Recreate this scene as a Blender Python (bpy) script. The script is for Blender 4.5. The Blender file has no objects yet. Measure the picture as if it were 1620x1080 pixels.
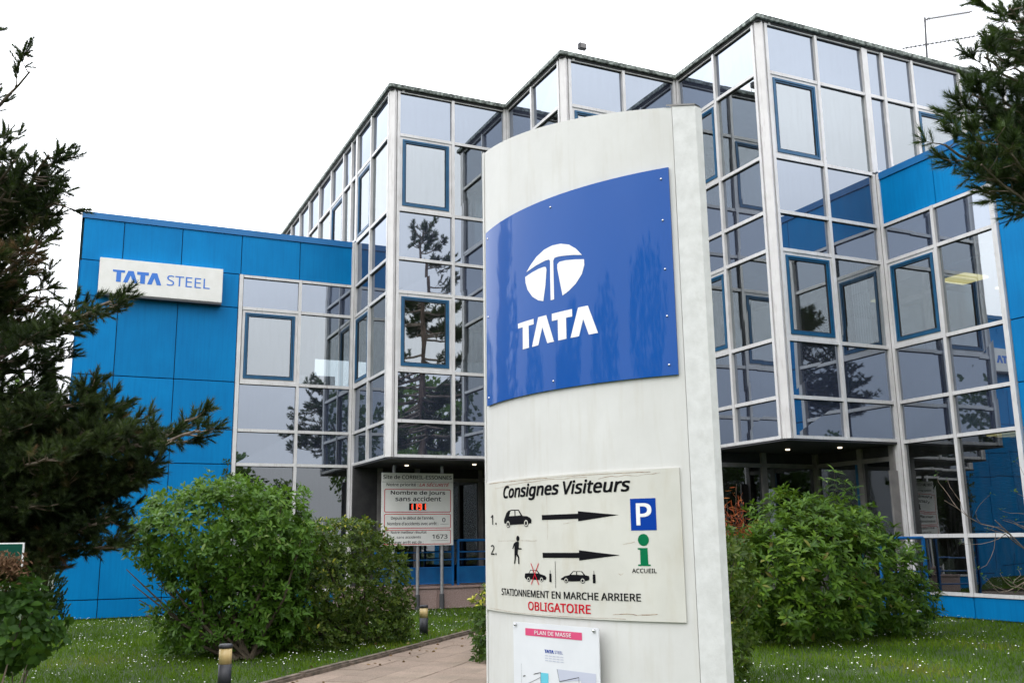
import bpy, bmesh, math, random
import numpy as np
from mathutils import Vector, Matrix, noise
random.seed(7)
rng = np.random.default_rng(11)
scene = bpy.context.scene
COL = scene.collection
R = math.radians

# ------------------------------------------------------------------ camera
EYE = 1.36
YAW, PITCH, ROLL, FPX = 0.4345, 0.2021, -0.0142, 1530.9
FWD = Vector((math.sin(YAW)*math.cos(PITCH), math.cos(YAW)*math.cos(PITCH), math.sin(PITCH)))
_r = Vector((math.cos(YAW), -math.sin(YAW), 0)); _u = _r.cross(FWD)
RT = _r*math.cos(ROLL) + _u*math.sin(ROLL)
UP = -_r*math.sin(ROLL) + _u*math.cos(ROLL)
cam_d = bpy.data.cameras.new('camera'); cam = bpy.data.objects.new('camera', cam_d); COL.objects.link(cam)
M = Matrix((RT, UP, -FWD)).transposed().to_4x4(); M.translation = Vector((0, 0, EYE))
cam.matrix_world = M
cam_d.sensor_width = 36; cam_d.lens = FPX/1620*36; cam_d.clip_start = 0.1; cam_d.clip_end = 2000
cam_d.dof.use_dof = True; cam_d.dof.focus_distance = 9; cam_d.dof.aperture_fstop = 16
scene.camera = cam

def at(px, py, D):
    """world point seen at a place of the photograph, D metres ahead"""
    return Vector((0, 0, EYE)) + (FWD + RT*((px-810)/FPX) - UP*((py-540)/FPX))*D

# ------------------------------------------------------------------ world / sky (overcast)
SUN_EL, SUN_AZ = 52, 215
W = bpy.data.worlds.new('World'); scene.world = W; W.use_nodes = True
nt = W.node_tree; nt.nodes.clear()
o = nt.nodes.new('ShaderNodeOutputWorld'); bg = nt.nodes.new('ShaderNodeBackground')
sky = nt.nodes.new('ShaderNodeTexSky'); sky.sky_type = 'NISHITA'; sky.sun_disc = False
sky.sun_elevation = R(SUN_EL); sky.sun_rotation = R(SUN_AZ); sky.dust_density = 3; sky.air_density = 1
hs = nt.nodes.new('ShaderNodeHueSaturation'); hs.inputs['Saturation'].default_value = 0.25
tc = nt.nodes.new('ShaderNodeTexCoord'); sp = nt.nodes.new('ShaderNodeSeparateXYZ')
mr = nt.nodes.new('ShaderNodeMapRange'); mr.inputs[1].default_value = 0.05; mr.inputs[2].default_value = 0.65
mr.inputs[3].default_value = 11.5; mr.inputs[4].default_value = 29
nz = nt.nodes.new('ShaderNodeTexNoise'); nz.inputs['Scale'].default_value = 2.2; nz.inputs['Detail'].default_value = 5
mp = nt.nodes.new('ShaderNodeMapping'); mp.inputs['Scale'].default_value = (1, 1, 2.5)
nr = nt.nodes.new('ShaderNodeMapRange'); nr.inputs[1].default_value = .3; nr.inputs[2].default_value = .7
nr.inputs[3].default_value = .88; nr.inputs[4].default_value = 1.12
mul = nt.nodes.new('ShaderNodeMath'); mul.operation = 'MULTIPLY'
cr = nt.nodes.new('ShaderNodeVectorMath'); cr.operation = 'SCALE'; cr.inputs[0].default_value = (.965, .985, 1.03)
mix = nt.nodes.new('ShaderNodeMix'); mix.data_type = 'RGBA'; mix.inputs[0].default_value = 0.88
L = nt.links.new
L(tc.outputs['Generated'], sp.inputs[0]); L(sp.outputs[2], mr.inputs[0])
L(tc.outputs['Generated'], mp.inputs[0]); L(mp.outputs[0], nz.inputs['Vector']); L(nz.outputs[0], nr.inputs[0])
L(mr.outputs[0], mul.inputs[0]); L(nr.outputs[0], mul.inputs[1]); L(mul.outputs[0], cr.inputs['Scale'])
L(sky.outputs[0], hs.inputs['Color']); L(hs.outputs[0], mix.inputs[6]); L(cr.outputs[0], mix.inputs[7])
dt = nt.nodes.new('ShaderNodeVectorMath'); dt.operation = 'DOT_PRODUCT'; dt.inputs[1].default_value = (-.6, .8, 0)
m2 = nt.nodes.new('ShaderNodeMapRange'); m2.interpolation_type = 'SMOOTHSTEP'; m2.inputs[1].default_value = -.4; m2.inputs[2].default_value = .7; m2.inputs[3].default_value = 1.0; m2.inputs[4].default_value = 1.55
sc_w = nt.nodes.new('ShaderNodeVectorMath'); sc_w.operation = 'SCALE'
L(tc.outputs['Generated'], dt.inputs[0]); L(dt.outputs['Value'], m2.inputs[0]); L(mix.outputs[2], sc_w.inputs[0]); L(m2.outputs[0], sc_w.inputs['Scale'])
L(sc_w.outputs[0], bg.inputs[0]); bg.inputs[1].default_value = 0.1; L(bg.outputs[0], o.inputs[0])

sd = bpy.data.lights.new('sun', 'SUN'); sd.energy = 0.6; sd.angle = R(25); sd.color = (1, .96, .9)
sun = bpy.data.objects.new('sun', sd); COL.objects.link(sun)
sdir = Vector((math.sin(R(SUN_AZ))*math.cos(R(SUN_EL)), math.cos(R(SUN_AZ))*math.cos(R(SUN_EL)), math.sin(R(SUN_EL))))
sun.rotation_euler = sdir.to_track_quat('Z', 'Y').to_euler()
scene.view_settings.view_transform = 'Standard'; scene.view_settings.look = 'None'
scene.view_settings.exposure = 0; scene.view_settings.gamma = 1; scene.view_settings.use_curve_mapping = False
scene.render.engine = 'CYCLES'
scene.cycles.max_bounces = 8; scene.cycles.transparent_max_bounces = 12; scene.cycles.glossy_bounces = 5
scene.cycles.caustics_reflective = False; scene.cycles.caustics_refractive = False

# ------------------------------------------------------------------ materials
MATS = {}
def newmat(name):
    m = bpy.data.materials.new(name); m.use_nodes = True; m.node_tree.nodes.clear()
    MATS[name] = m; return m, m.node_tree
def N(t, typ, **kw):
    n = t.nodes.new(typ)
    for k, v in kw.items():
        if k.startswith('_'): n.inputs[k[1:].replace('_', ' ')].default_value = v
        else: setattr(n, k, v)
    return n
def noisecol(t, c1, c2, scale=5, detail=5, stretch=(1, 1, 1), lo=.35, hi=.65, rough=.6):
    tc = N(t, 'ShaderNodeNewGeometry'); mp = N(t, 'ShaderNodeMapping'); mp.inputs['Scale'].default_value = stretch
    n = N(t, 'ShaderNodeTexNoise', _Scale=scale, _Detail=detail, _Roughness=rough)
    r = N(t, 'ShaderNodeValToRGB'); r.color_ramp.elements[0].position = lo; r.color_ramp.elements[1].position = hi
    r.color_ramp.elements[0].color = (*c1, 1); r.color_ramp.elements[1].color = (*c2, 1)
    t.links.new(tc.outputs['Position'], mp.inputs[0]); t.links.new(mp.outputs[0], n.inputs['Vector']); t.links.new(n.outputs[0], r.inputs[0])
    return r.outputs[0], n.outputs[0]
def mixc(t, a, b, fac, mode='MIX'):
    m = N(t, 'ShaderNodeMix', data_type='RGBA', blend_type=mode)
    for sock, v in ((m.inputs[6], a), (m.inputs[7], b), (m.inputs[0], fac)):
        if hasattr(v, 'links'): t.links.new(v, sock)
        else: sock.default_value = (*v, 1) if isinstance(v, tuple) else v
    return m.outputs[2]
def princ(name, c1, c2=None, rough=.5, metal=0, spec=.5, scale=5, stretch=(1, 1, 1), bump=0, bscale=60, lo=.35, hi=.65, streak=None, coat=0):
    m, t = newmat(name); out = N(t, 'ShaderNodeOutputMaterial'); p = N(t, 'ShaderNodeBsdfPrincipled')
    p.inputs['Roughness'].default_value = rough; p.inputs['Metallic'].default_value = metal; p.inputs['Specular IOR Level'].default_value = spec
    p.inputs['Coat Weight'].default_value = coat; p.inputs['Coat Roughness'].default_value = .04
    c, _ = noisecol(t, c1, c2 or c1, scale, 5, stretch, lo, hi)
    if streak:
        sc, sf = noisecol(t, (0, 0, 0), (1, 1, 1), streak[1], 6, streak[2], streak[3], streak[4])
        bwn = N(t, 'ShaderNodeRGBToBW'); t.links.new(sc, bwn.inputs[0])
        mm = N(t, 'ShaderNodeMath', operation='MULTIPLY'); t.links.new(bwn.outputs[0], mm.inputs[0]); mm.inputs[1].default_value = streak[5]
        c = mixc(t, c, streak[0], mm.outputs[0])
    t.links.new(c, p.inputs['Base Color'])
    if bump:
        _, f = noisecol(t, (0, 0, 0), (1, 1, 1), bscale, 4)
        b = N(t, 'ShaderNodeBump', _Strength=bump, _Distance=.01); t.links.new(f, b.inputs['Height']); t.links.new(b.outputs[0], p.inputs['Normal'])
    t.links.new(p.outputs[0], out.inputs[0]); return m
def vary(m, amt):
    t = m.node_tree; p = [n for n in t.nodes if n.type == 'BSDF_PRINCIPLED'][0]; l = p.inputs['Base Color'].links[0]; src = l.from_socket
    oi = N(t, 'ShaderNodeObjectInfo'); mr_ = N(t, 'ShaderNodeMapRange'); mr_.inputs[3].default_value = 1-amt; mr_.inputs[4].default_value = 1+amt
    t.links.new(oi.outputs['Random'], mr_.inputs[0]); v = N(t, 'ShaderNodeVectorMath', operation='SCALE'); t.links.new(src, v.inputs[0]); t.links.new(mr_.outputs[0], v.inputs['Scale']); t.links.new(v.outputs[0], p.inputs['Base Color'])
def glass(name, body, ior, tint, transp=None):
    m, t = newmat(name); out = N(t, 'ShaderNodeOutputMaterial')
    fr = N(t, 'ShaderNodeFresnel', _IOR=ior)
    g = N(t, 'ShaderNodeBsdfGlossy', _Roughness=.012); g.inputs['Color'].default_value = (*tint, 1)
    if transp: d = N(t, 'ShaderNodeBsdfTransparent'); d.inputs[0].default_value = (*transp, 1)
    else: d = N(t, 'ShaderNodeBsdfDiffuse'); d.inputs[0].default_value = (*body, 1)
    mx = N(t, 'ShaderNodeMixShader')
    # very faint dirt film
    c, f = noisecol(t, (0, 0, 0), (1, 1, 1), 3.0, 6, (6, 6, .5), .42, .8)
    bw = N(t, 'ShaderNodeRGBToBW'); t.links.new(c, bw.inputs[0])
    dm = N(t, 'ShaderNodeMath', operation='MULTIPLY'); t.links.new(bw.outputs[0], dm.inputs[0]); dm.inputs[1].default_value = .045
    dirt = N(t, 'ShaderNodeBsdfDiffuse'); dirt.inputs[0].default_value = (.32, .32, .34, 1)
    m2 = N(t, 'ShaderNodeMixShader')
    _, bf = noisecol(t, (0, 0, 0), (1, 1, 1), .9, 1)
    b = N(t, 'ShaderNodeBump', _Strength=.10, _Distance=.02); t.links.new(bf, b.inputs['Height']); t.links.new(b.outputs[0], g.inputs['Normal'])
    geo = N(t, 'ShaderNodeNewGeometry'); inv = N(t, 'ShaderNodeMath', operation='SUBTRACT'); inv.inputs[0].default_value = 1; t.links.new(geo.outputs['Backfacing'], inv.inputs[1])
    fm = N(t, 'ShaderNodeMath', operation='MULTIPLY'); t.links.new(fr.outputs[0], fm.inputs[0]); t.links.new(inv.outputs[0], fm.inputs[1]); t.links.new(fm.outputs[0], mx.inputs[0]); t.links.new(d.outputs[0], mx.inputs[1]); t.links.new(g.outputs[0], mx.inputs[2])
    t.links.new(dm.outputs[0], m2.inputs[0]); t.links.new(mx.outputs[0], m2.inputs[1]); t.links.new(dirt.outputs[0], m2.inputs[2])
    t.links.new(m2.outputs[0], out.inputs[0]); return m
def emit(name, c, s):
    m, t = newmat(name); out = N(t, 'ShaderNodeOutputMaterial'); e = N(t, 'ShaderNodeEmission'); e.inputs[0].default_value = (*c, 1); e.inputs[1].default_value = s
    t.links.new(e.outputs[0], out.inputs[0]); return m
def leafmat(name, stops, rough=.45, transl=.25, transc=(.2, .35, .03)):
    """stops: list of (pos, colour) picked by a random number per leaf"""
    m, t = newmat(name); out = N(t, 'ShaderNodeOutputMaterial'); p = N(t, 'ShaderNodeBsdfPrincipled', _Roughness=rough); p.inputs['Specular IOR Level'].default_value = .17
    at_ = N(t, 'ShaderNodeAttribute', attribute_name='v'); oi = N(t, 'ShaderNodeObjectInfo')
    ad = N(t, 'ShaderNodeMath', operation='ADD'); t.links.new(at_.outputs['Fac'], ad.inputs[0])
    m3 = N(t, 'ShaderNodeMath', operation='MULTIPLY'); t.links.new(oi.outputs['Random'], m3.inputs[0]); t.links.new(oi.outputs['Object Index'], m3.inputs[1])
    t.links.new(m3.outputs[0], ad.inputs[1])
    r = N(t, 'ShaderNodeValToRGB'); t.links.new(ad.outputs[0], r.inputs[0]); cr = r.color_ramp
    while len(cr.elements) < len(stops): cr.elements.new(.5)
    for e, (q, c) in zip(cr.elements, stops): e.position = q; e.color = (*c, 1)
    t.links.new(r.outputs[0], p.inputs['Base Color'])
    tr = N(t, 'ShaderNodeBsdfTranslucent'); tcx = mixc(t, r.outputs[0], transc, .5); t.links.new(tcx, tr.inputs[0])
    mx = N(t, 'ShaderNodeMixShader'); mx.inputs[0].default_value = transl
    t.links.new(p.outputs[0], mx.inputs[1]); t.links.new(tr.outputs[0], mx.inputs[2]); t.links.new(mx.outputs[0], out.inputs[0]); return m

m_alu = princ('white_aluminium', (.61, .60, .595), (.70, .69, .69), .42, scale=3, streak=((.25, .20, .17), 9, (3, 3, .35), .55, .75, .4))
m_post = princ('white_corner_post', (.60, .58, .57), (.68, .66, .65), .4, scale=3, streak=((.25, .2, .17), 9, (3, 3, .25), .55, .75, .4))
m_blue = princ('blue_cladding', (.0, .172, .44), (.0, .20, .49), .45, spec=.12, scale=1.2, streak=((.0, .12, .32), 5, (5, 5, .25), .45, .8, .45), bump=.08, bscale=1.1)
vary(m_blue, .07)
m_bluecap = princ('blue_coping', (.0, .12, .33), (.0, .145, .4), .4, scale=2)
m_joint = princ('dark_joint', (.006, .01, .02), rough=.8)
m_sash = princ('blue_sash', (.004, .075, .17), (.006, .10, .22), .4, scale=6)
m_gasket = princ('black_gasket', (.015, .015, .017), rough=.7)
m_glass = glass('mirror_glass', None, 4.3, (.89, .955, 1.0), (.55, .60, .62))
m_span = glass('mirror_spandrel', (.022, .027, .045), 4.1, (.80, .885, 1.0))
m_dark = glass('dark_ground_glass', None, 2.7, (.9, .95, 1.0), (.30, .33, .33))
m_coping = princ('mossy_zinc', (.03, .04, .035), (.30, .34, .31), .7, scale=14, lo=.4, hi=.62, bump=.3, bscale=60)
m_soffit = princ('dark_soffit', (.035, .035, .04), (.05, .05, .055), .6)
m_slab = princ('interior_concrete', (.22, .22, .21), (.28, .28, .27), .8)
m_core = princ('interior_wall', (.18, .18, .18), (.25, .25, .24), .8, scale=.6)
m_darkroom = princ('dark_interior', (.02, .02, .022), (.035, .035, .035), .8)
m_frame_dark = princ('bronze_frame', (.16, .15, .15), (.22, .21, .2), .45)
m_lamp = emit('fluorescent_tube', (1, .78, .30), 2.4)
m_down = emit('downlight_glow', (1, .85, .6), 3)
m_blind = princ('blind_slats', (.25, .25, .22), rough=.6)
m_curtain = princ('white_curtain', (.6, .6, .62), rough=.8)
m_granite = princ('pink_granite', (.26, .17, .15), (.42, .31, .28), .6, scale=45, lo=.3, hi=.7, bump=.1)
m_paver = princ('pink_gravel_paver', (.16, .118, .088), (.29, .22, .172), .9, scale=70, lo=.3, hi=.7, bump=.5, bscale=120, streak=((.12, .10, .07), 1.5, (1, 1, 1), .45, .7, .5))
vary(m_paver, .12)
m_kerb = princ('weathered_kerb', (.06, .05, .035), (.17, .13, .10), .9, scale=9, bump=.4)
m_rail = princ('blue_rail_paint', (.0, .10, .33), (.0, .13, .4), .4)
m_railglass = princ('blue_infill', (.005, .08, .24), (.006, .11, .3), .3)
m_steel = princ('galvanised_steel', (.3, .3, .31), (.42, .42, .43), .4, .6, scale=12)
m_steeldark = princ('dark_sleeve', (.06, .06, .065), rough=.6)
m_board = princ('off_white_board', (.72, .71, .67), (.78, .77, .74), .4, scale=4)
m_black = princ('black_print', (.006, .006, .008), rough=.6, spec=.05)
m_red = princ('red_print', (.5, .006, .02), (.56, .01, .03), .6, spec=.1)
m_led = emit('led_red', (1, .06, .02), 3)
m_green = princ('green_print', (.0, .13, .05), (.0, .155, .06), .6, spec=.1)
m_signgreen = princ('dark_green_enamel', (.003, .045, .03), (.004, .06, .04), .6, spec=.1)
m_pblue = princ('sign_blue_print', (.0, .04, .30), rough=.5, spec=.1)
m_letblue = princ('light_blue_lettering', (.03, .17, .6), rough=.4)
m_tatablue = princ('logo_blue', (.001, .070, .32), (.001, .076, .34), .4, spec=.1, coat=.42, scale=1)
m_white = princ('white_print', (.80, .80, .79), rough=.4)
m_totem = princ('cream_totem_paint', (.58, .573, .55), (.635, .63, .61), .55, spec=.3, scale=2.5, streak=((.48, .45, .38), 7, (3, 3, .3), .52, .85, .45), bump=.04, bscale=30)
m_totemend = princ('weathered_totem_end', (.57, .57, .555), (.66, .66, .65), .6, scale=14, streak=((.40, .39, .35), 22, (1, 1, .8), .58, .8, .3), bump=.12, bscale=55)
m_notice = princ('aged_notice_face', (.54, .53, .48), (.60, .59, .54), .75, spec=.15, scale=3, streak=((.45, .40, .30), 5, (2, 2, .6), .5, .8, .5))
m_crack = princ('brown_crack_stain', (.22, .13, .09), (.48, .38, .28), .8, scale=40)
m_plan = princ('plan_board_face', (.66, .67, .70), (.70, .71, .74), .3)
m_pink = princ('pink_bar_print', (.62, .06, .17), rough=.4)
m_mapgrey = princ('plan_grey_print', (.48, .50, .60), rough=.5)
m_cyan = princ('plan_cyan_print', (.12, .5, .62), rough=.5)
m_rivet = princ('chrome_rivet', (.6, .6, .62), rough=.15, metal=1)
m_bollblk = princ('black_bollard_plastic', (.018, .019, .024), (.03, .03, .036), .5, scale=8)
m_bolllens = princ('yellowed_lens', (.50, .36, .15), (.60, .46, .22), .35, scale=8, stretch=(3, 3, .4))
m_bark = princ('pine_bark', (.045, .03, .02), (.15, .10, .075), .9, scale=12, stretch=(1, 1, .3), bump=.8, bscale=25)
m_twig = princ('pale_twig', (.10, .075, .055), (.24, .19, .15), .9, scale=15)
m_stem = princ('shrub_stem', (.05, .04, .025), (.10, .075, .05), .9, scale=15)
m_lawn = princ('lawn_soil', (.018, .034, .006), (.035, .06, .010), .95, scale=1.3, bump=.6, bscale=30)
m_grass = leafmat('grass_blades', [(0, (.045, .095, .004)), (.5, (.085, .165, .006)), (.85, (.135, .215, .010)), (1, (.20, .20, .03))], .6, .3)
m_petal = princ('daisy_petals', (.75, .75, .72), rough=.6)
m_needle = leafmat('pine_needles', [(0, (.012, .026, .009)), (.45, (.028, .05, .014)), (.82, (.06, .095, .022)), (.95, (.10, .08, .035)), (1, (.14, .08, .045))], .5, .12)
m_needle2 = leafmat('browning_pine_needles', [(0, (.013, .023, .010)), (.45, (.028, .042, .015)), (.74, (.055, .075, .024)), (.84, (.12, .072, .04)), (1, (.21, .115, .07))], .55, .12)
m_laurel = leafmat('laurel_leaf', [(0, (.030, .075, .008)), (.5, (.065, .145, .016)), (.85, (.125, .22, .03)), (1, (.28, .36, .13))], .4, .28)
m_hedge = leafmat('hedge_leaf', [(0, (.022, .048, .007)), (.5, (.052, .085, .012)), (.85, (.10, .125, .02)), (1, (.30, .29, .03))], .38, .22)
m_rhodo = leafmat('rhododendron_leaf', [(0, (.022, .055, .006)), (.5, (.06, .125, .010)), (.9, (.12, .20, .016)), (1, (.18, .15, .04))], .38, .25)
m_hydra = leafmat('broad_leaf', [(0, (.018, .045, .008)), (.6, (.035, .085, .014)), (1, (.06, .13, .02))], .45, .3)
m_varieg = leafmat('variegated_leaf', [(0, (.03, .06, .012)), (.55, (.06, .11, .02)), (.7, (.30, .30, .03)), (1, (.5, .48, .06))], .35, .25)
m_redleaf = leafmat('red_frond', [(0, (.13, .03, .012)), (.6, (.28, .06, .02)), (1, (.36, .14, .04))], .5, .3, (.5, .12, .03))
m_tree = leafmat('deciduous_leaf', [(0, (.025, .055, .012)), (.5, (.05, .095, .02)), (1, (.09, .15, .03))], .5, .3)
m_cypress = leafmat('cypress_scale', [(0, (.02, .04, .012)), (.6, (.03, .06, .016)), (1, (.055, .09, .02))], .6, .1)

# ------------------------------------------------------------------ helpers
def obj(name, bm_or_mesh, mat, parent=None, smooth=False):
    if isinstance(bm_or_mesh, bmesh.types.BMesh):
        me = bpy.data.meshes.new(name); bm_or_mesh.to_mesh(me); bm_or_mesh.free()
    else: me = bm_or_mesh
    if mat and not me.materials: me.materials.append(mat)
    if smooth: me.polygons.foreach_set('use_smooth', [True]*len(me.polygons))
    ob = bpy.data.objects.new(name, me); COL.objects.link(ob)
    if parent: ob.parent = parent
    return ob
def tag(ob, label=None, cat=None, group=None, kind=None):
    if label: ob['label'] = label
    if cat: ob['category'] = cat
    if group: ob['group'] = group
    if kind: ob['kind'] = kind
    return ob
def thing(name, label, cat, group=None, loc=(0, 0, 0)):
    e = bpy.data.objects.new(name, None); COL.objects.link(e); e.location = loc; e.empty_display_size = .2
    return tag(e, label, cat, group)
def child(ob, par):
    """parent keeping world coordinates (mesh data given in world space)"""
    ob.parent = par; ob.matrix_parent_inverse = Matrix.Translation(par.location).inverted(); return ob
def addbox(bm, lo, hi, mtx=None):
    x0, y0, z0 = lo; x1, y1, z1 = hi
    vs = [bm.verts.new(v) for v in ((x0, y0, z0), (x1, y0, z0), (x1, y1, z0), (x0, y1, z0), (x0, y0, z1), (x1, y0, z1), (x1, y1, z1), (x0, y1, z1))]
    if mtx:
        for v in vs: v.co = mtx @ v.co
    for f in ((0, 3, 2, 1), (4, 5, 6, 7), (0, 1, 5, 4), (1, 2, 6, 5), (2, 3, 7, 6), (3, 0, 4, 7)): bm.faces.new([vs[i] for i in f])
    return vs
def boxobj(name, lo, hi, mat, parent=None, bevel=0):
    lo, hi = [min(a, b) for a, b in zip(lo, hi)], [max(a, b) for a, b in zip(lo, hi)]
    bm = bmesh.new(); addbox(bm, lo, hi)
    if bevel: bmesh.ops.bevel(bm, geom=bm.edges[:], offset=bevel, segments=2, affect='EDGES')
    ob = obj(name, bm, mat)
    if parent: child(ob, parent)
    return ob
def tube(bm, pts, rads, sides=6):
    rings = []
    for i, p in enumerate(pts):
        d = (pts[min(i+1, len(pts)-1)] - pts[max(i-1, 0)])
        if d.length < 1e-6: d = Vector((0, 0, 1))
        q = d.to_track_quat('Z', 'Y')
        rings.append([bm.verts.new(p + q @ Vector((math.cos(a)*rads[i], math.sin(a)*rads[i], 0))) for a in [2*math.pi*k/sides for k in range(sides)]])
    for a, b in zip(rings, rings[1:]):
        for k in range(sides): bm.faces.new((a[k], a[(k+1) % sides], b[(k+1) % sides], b[k]))
    bm.faces.new(rings[0][::-1]); bm.faces.new(rings[-1])
def prism(bm, poly, z0, z1):
    a = [bm.verts.new((x, y, z0)) for x, y in poly]; b = [bm.verts.new((x, y, z1)) for x, y in poly]
    n = len(poly); bm.faces.new(a[::-1]); bm.faces.new(b)
    for i in range(n): bm.faces.new((a[i], a[(i+1) % n], b[(i+1) % n], b[i]))
try: SANS = bpy.data.fonts.load(bpy.utils.system_resource('DATAFILES', path='fonts')+'/NotoSansHebrew-Regular.woff2')   # ships with Blender
except Exception: SANS = None
def text2d(s, bold=0.0, shear=0.0, spacing=1.0):
    """(verts, faces) of a text, scaled to the unit box of its own bounds"""
    cu = bpy.data.curves.new('lettering', 'FONT'); cu.body = s; cu.shear = shear; cu.resolution_u = 4
    if SANS: cu.font = SANS
    cu.space_character = spacing
    ob = bpy.data.objects.new('lettering', cu); COL.objects.link(ob)
    bpy.context.view_layer.update()
    me = bpy.data.meshes.new_from_object(ob.evaluated_get(bpy.context.evaluated_depsgraph_get()))
    vs = [(v.co.x, v.co.y) for v in me.vertices]; fs = [tuple(p.vertices) for p in me.polygons]
    bpy.data.objects.remove(ob); bpy.data.curves.remove(cu); bpy.data.meshes.remove(me)
    x0 = min(v[0] for v in vs); x1 = max(v[0] for v in vs); y0 = min(v[1] for v in vs); y1 = max(v[1] for v in vs)
    return [((x-x0)/(x1-x0), (y-y0)/(y1-y0)) for x, y in vs], fs
def put_text(bm, s, x0, x1, y0, y1, **kw):
    """bold strokes: the outline repeated a hair apart, each copy a fraction of a millimetre higher"""
    w = kw.get('bold', 0)*1.5*(y1-y0)
    vs, fs = text2d(s, **kw); reps = [(0, 0)] if w == 0 else [(-1, -.7), (1, -.7), (-1, .7), (1, .7), (0, 0)]
    for i, (ax, ay) in enumerate(reps):
        V = [bm.verts.new((x0+w+(x1-x0-2*w)*x+ax*w, y0+w*.7+(y1-y0-1.4*w)*y+ay*w, i*.00025)) for x, y in vs]
        for f in fs:
            try: bm.faces.new([V[i_] for i_ in f])
            except ValueError: pass
def put_poly(bm, pts): bm.faces.new([bm.verts.new((x, y, 0)) for x, y in pts])
def put_ring(bm, outer, inner):
    n = len(outer); a = [bm.verts.new((*p, 0)) for p in outer]; b = [bm.verts.new((*p, 0)) for p in inner]
    for i in range(n): bm.faces.new((a[i], a[(i+1) % n], b[(i+1) % n], b[i]))
def circ(cx, cy, rx, ry=None, n=20): ry = ry or rx; return [(cx+rx*math.cos(2*math.pi*k/n), cy+ry*math.sin(2*math.pi*k/n)) for k in range(n)]
def rect(x0, x1, y0, y1): return [(x0, y0), (x1, y0), (x1, y1), (x0, y1)]
def line(bm, a, b, w):
    d = Vector((b[0]-a[0], b[1]-a[1])).normalized(); n = Vector((-d.y, d.x))*w/2
    put_poly(bm, [(a[0]+n.x, a[1]+n.y), (a[0]-n.x, a[1]-n.y), (b[0]-n.x, b[1]-n.y), (b[0]+n.x, b[1]+n.y)])

# ------------------------------------------------------------------ BUILDING
X1, X2, X3, X4 = 5.742, 8.388, 11.071, 13.639
Y0, Y1, Y2, Y3, Y4 = 20.728, 18.154, 15.516, 12.872, 10.432
XL, XW = 0.04, 3.198
T, a_, b_, c_, d_, e_, g_, s_ = 10.716, 9.675, 8.042, 7.005, 6.302, 4.696, 3.687, 2.975
WT = 8.045; p0, p1 = .353, 1.33
B = thing('office_building', 'stepped mirror glass office building with white mullions and blue clad wings', 'building', loc=(X2, Y2+4, 0))
def fpt(face, t, d, z):
    k, c = face
    return Vector((t, c-d, z)) if k == 'A' else Vector((c-d, t, z))
def fbox(name, face, t0, t1, z0, z1, d0, d1, mat, par=B, bevel=0):
    p, q = fpt(face, t0, d0, z0), fpt(face, t1, d1, z1)
    return boxobj(name, p, q, mat, par, bevel)
def pane(name, face, t0, t1, z0, z1, mat, d=0.0, par=B, wob=.005):
    bm = bmesh.new(); p, q = fpt(face, t0, d-.02, z0), fpt(face, t1, d, z1)
    addbox(bm, [min(a, b) for a, b in zip(p, q)], [max(a, b) for a, b in zip(p, q)])
    w = {}
    for v in bm.verts:
        key = (round(v.co.z, 3), round(v.co.x if face[0] == 'A' else v.co.y, 3))
        if key not in w: w[key] = random.uniform(-wob, wob)
        if face[0] == 'A': v.co.y += w[key]
        else: v.co.x += w[key]
    return child(obj(name, bm, mat), par)
def ring(bm, face, t0, t1, z0, z1, w, d0, d1):
    for (ta, tb, za, zb) in ((t0, t1, z0, z0+w), (t0, t1, z1-w, z1), (t0, t0+w, z0+w, z1-w), (t1-w, t1, z0+w, z1-w)):
        p, q = fpt(face, ta, d0, za), fpt(face, tb, d1, zb)
        addbox(bm, [min(a, b) for a, b in zip(p, q)], [max(a, b) for a, b in zip(p, q)])
def window(face, t0, t1, z0, z1):
    bm = bmesh.new(); ring(bm, face, t0+.004, t1-.004, z0+.004, z1-.004, .055, -.02, .028)
    fr = child(obj('window', bm, m_alu), B)
    bm = bmesh.new(); ring(bm, face, t0+.062, t1-.062, z0+.062, z1-.062, .038, -.015, .045)
    ring(bm, face, t0+.108, t1-.108, z0+.108, z1-.108, .022, -.015, .030)
    s = obj('sash', bm, m_sash, fr)
    bm = bmesh.new(); ring(bm, face, t0+.131, t1-.131, z0+.131, z1-.131, .014, -.012, .02); obj('gasket', bm, m_gasket, fr)
    bm = bmesh.new(); p, q = fpt(face, t0+.144, -.01, z0+.144), fpt(face, t1-.144, .006, z1-.144)
    addbox(bm, [min(a, b) for a, b in zip(p, q)], [max(a, b) for a, b in zip(p, q)]); obj('pane', bm, m_glass, fr)
    for o_ in fr.children: o_.matrix_parent_inverse = Matrix.Identity(4)
    return fr
def fix(fr): pass
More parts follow.
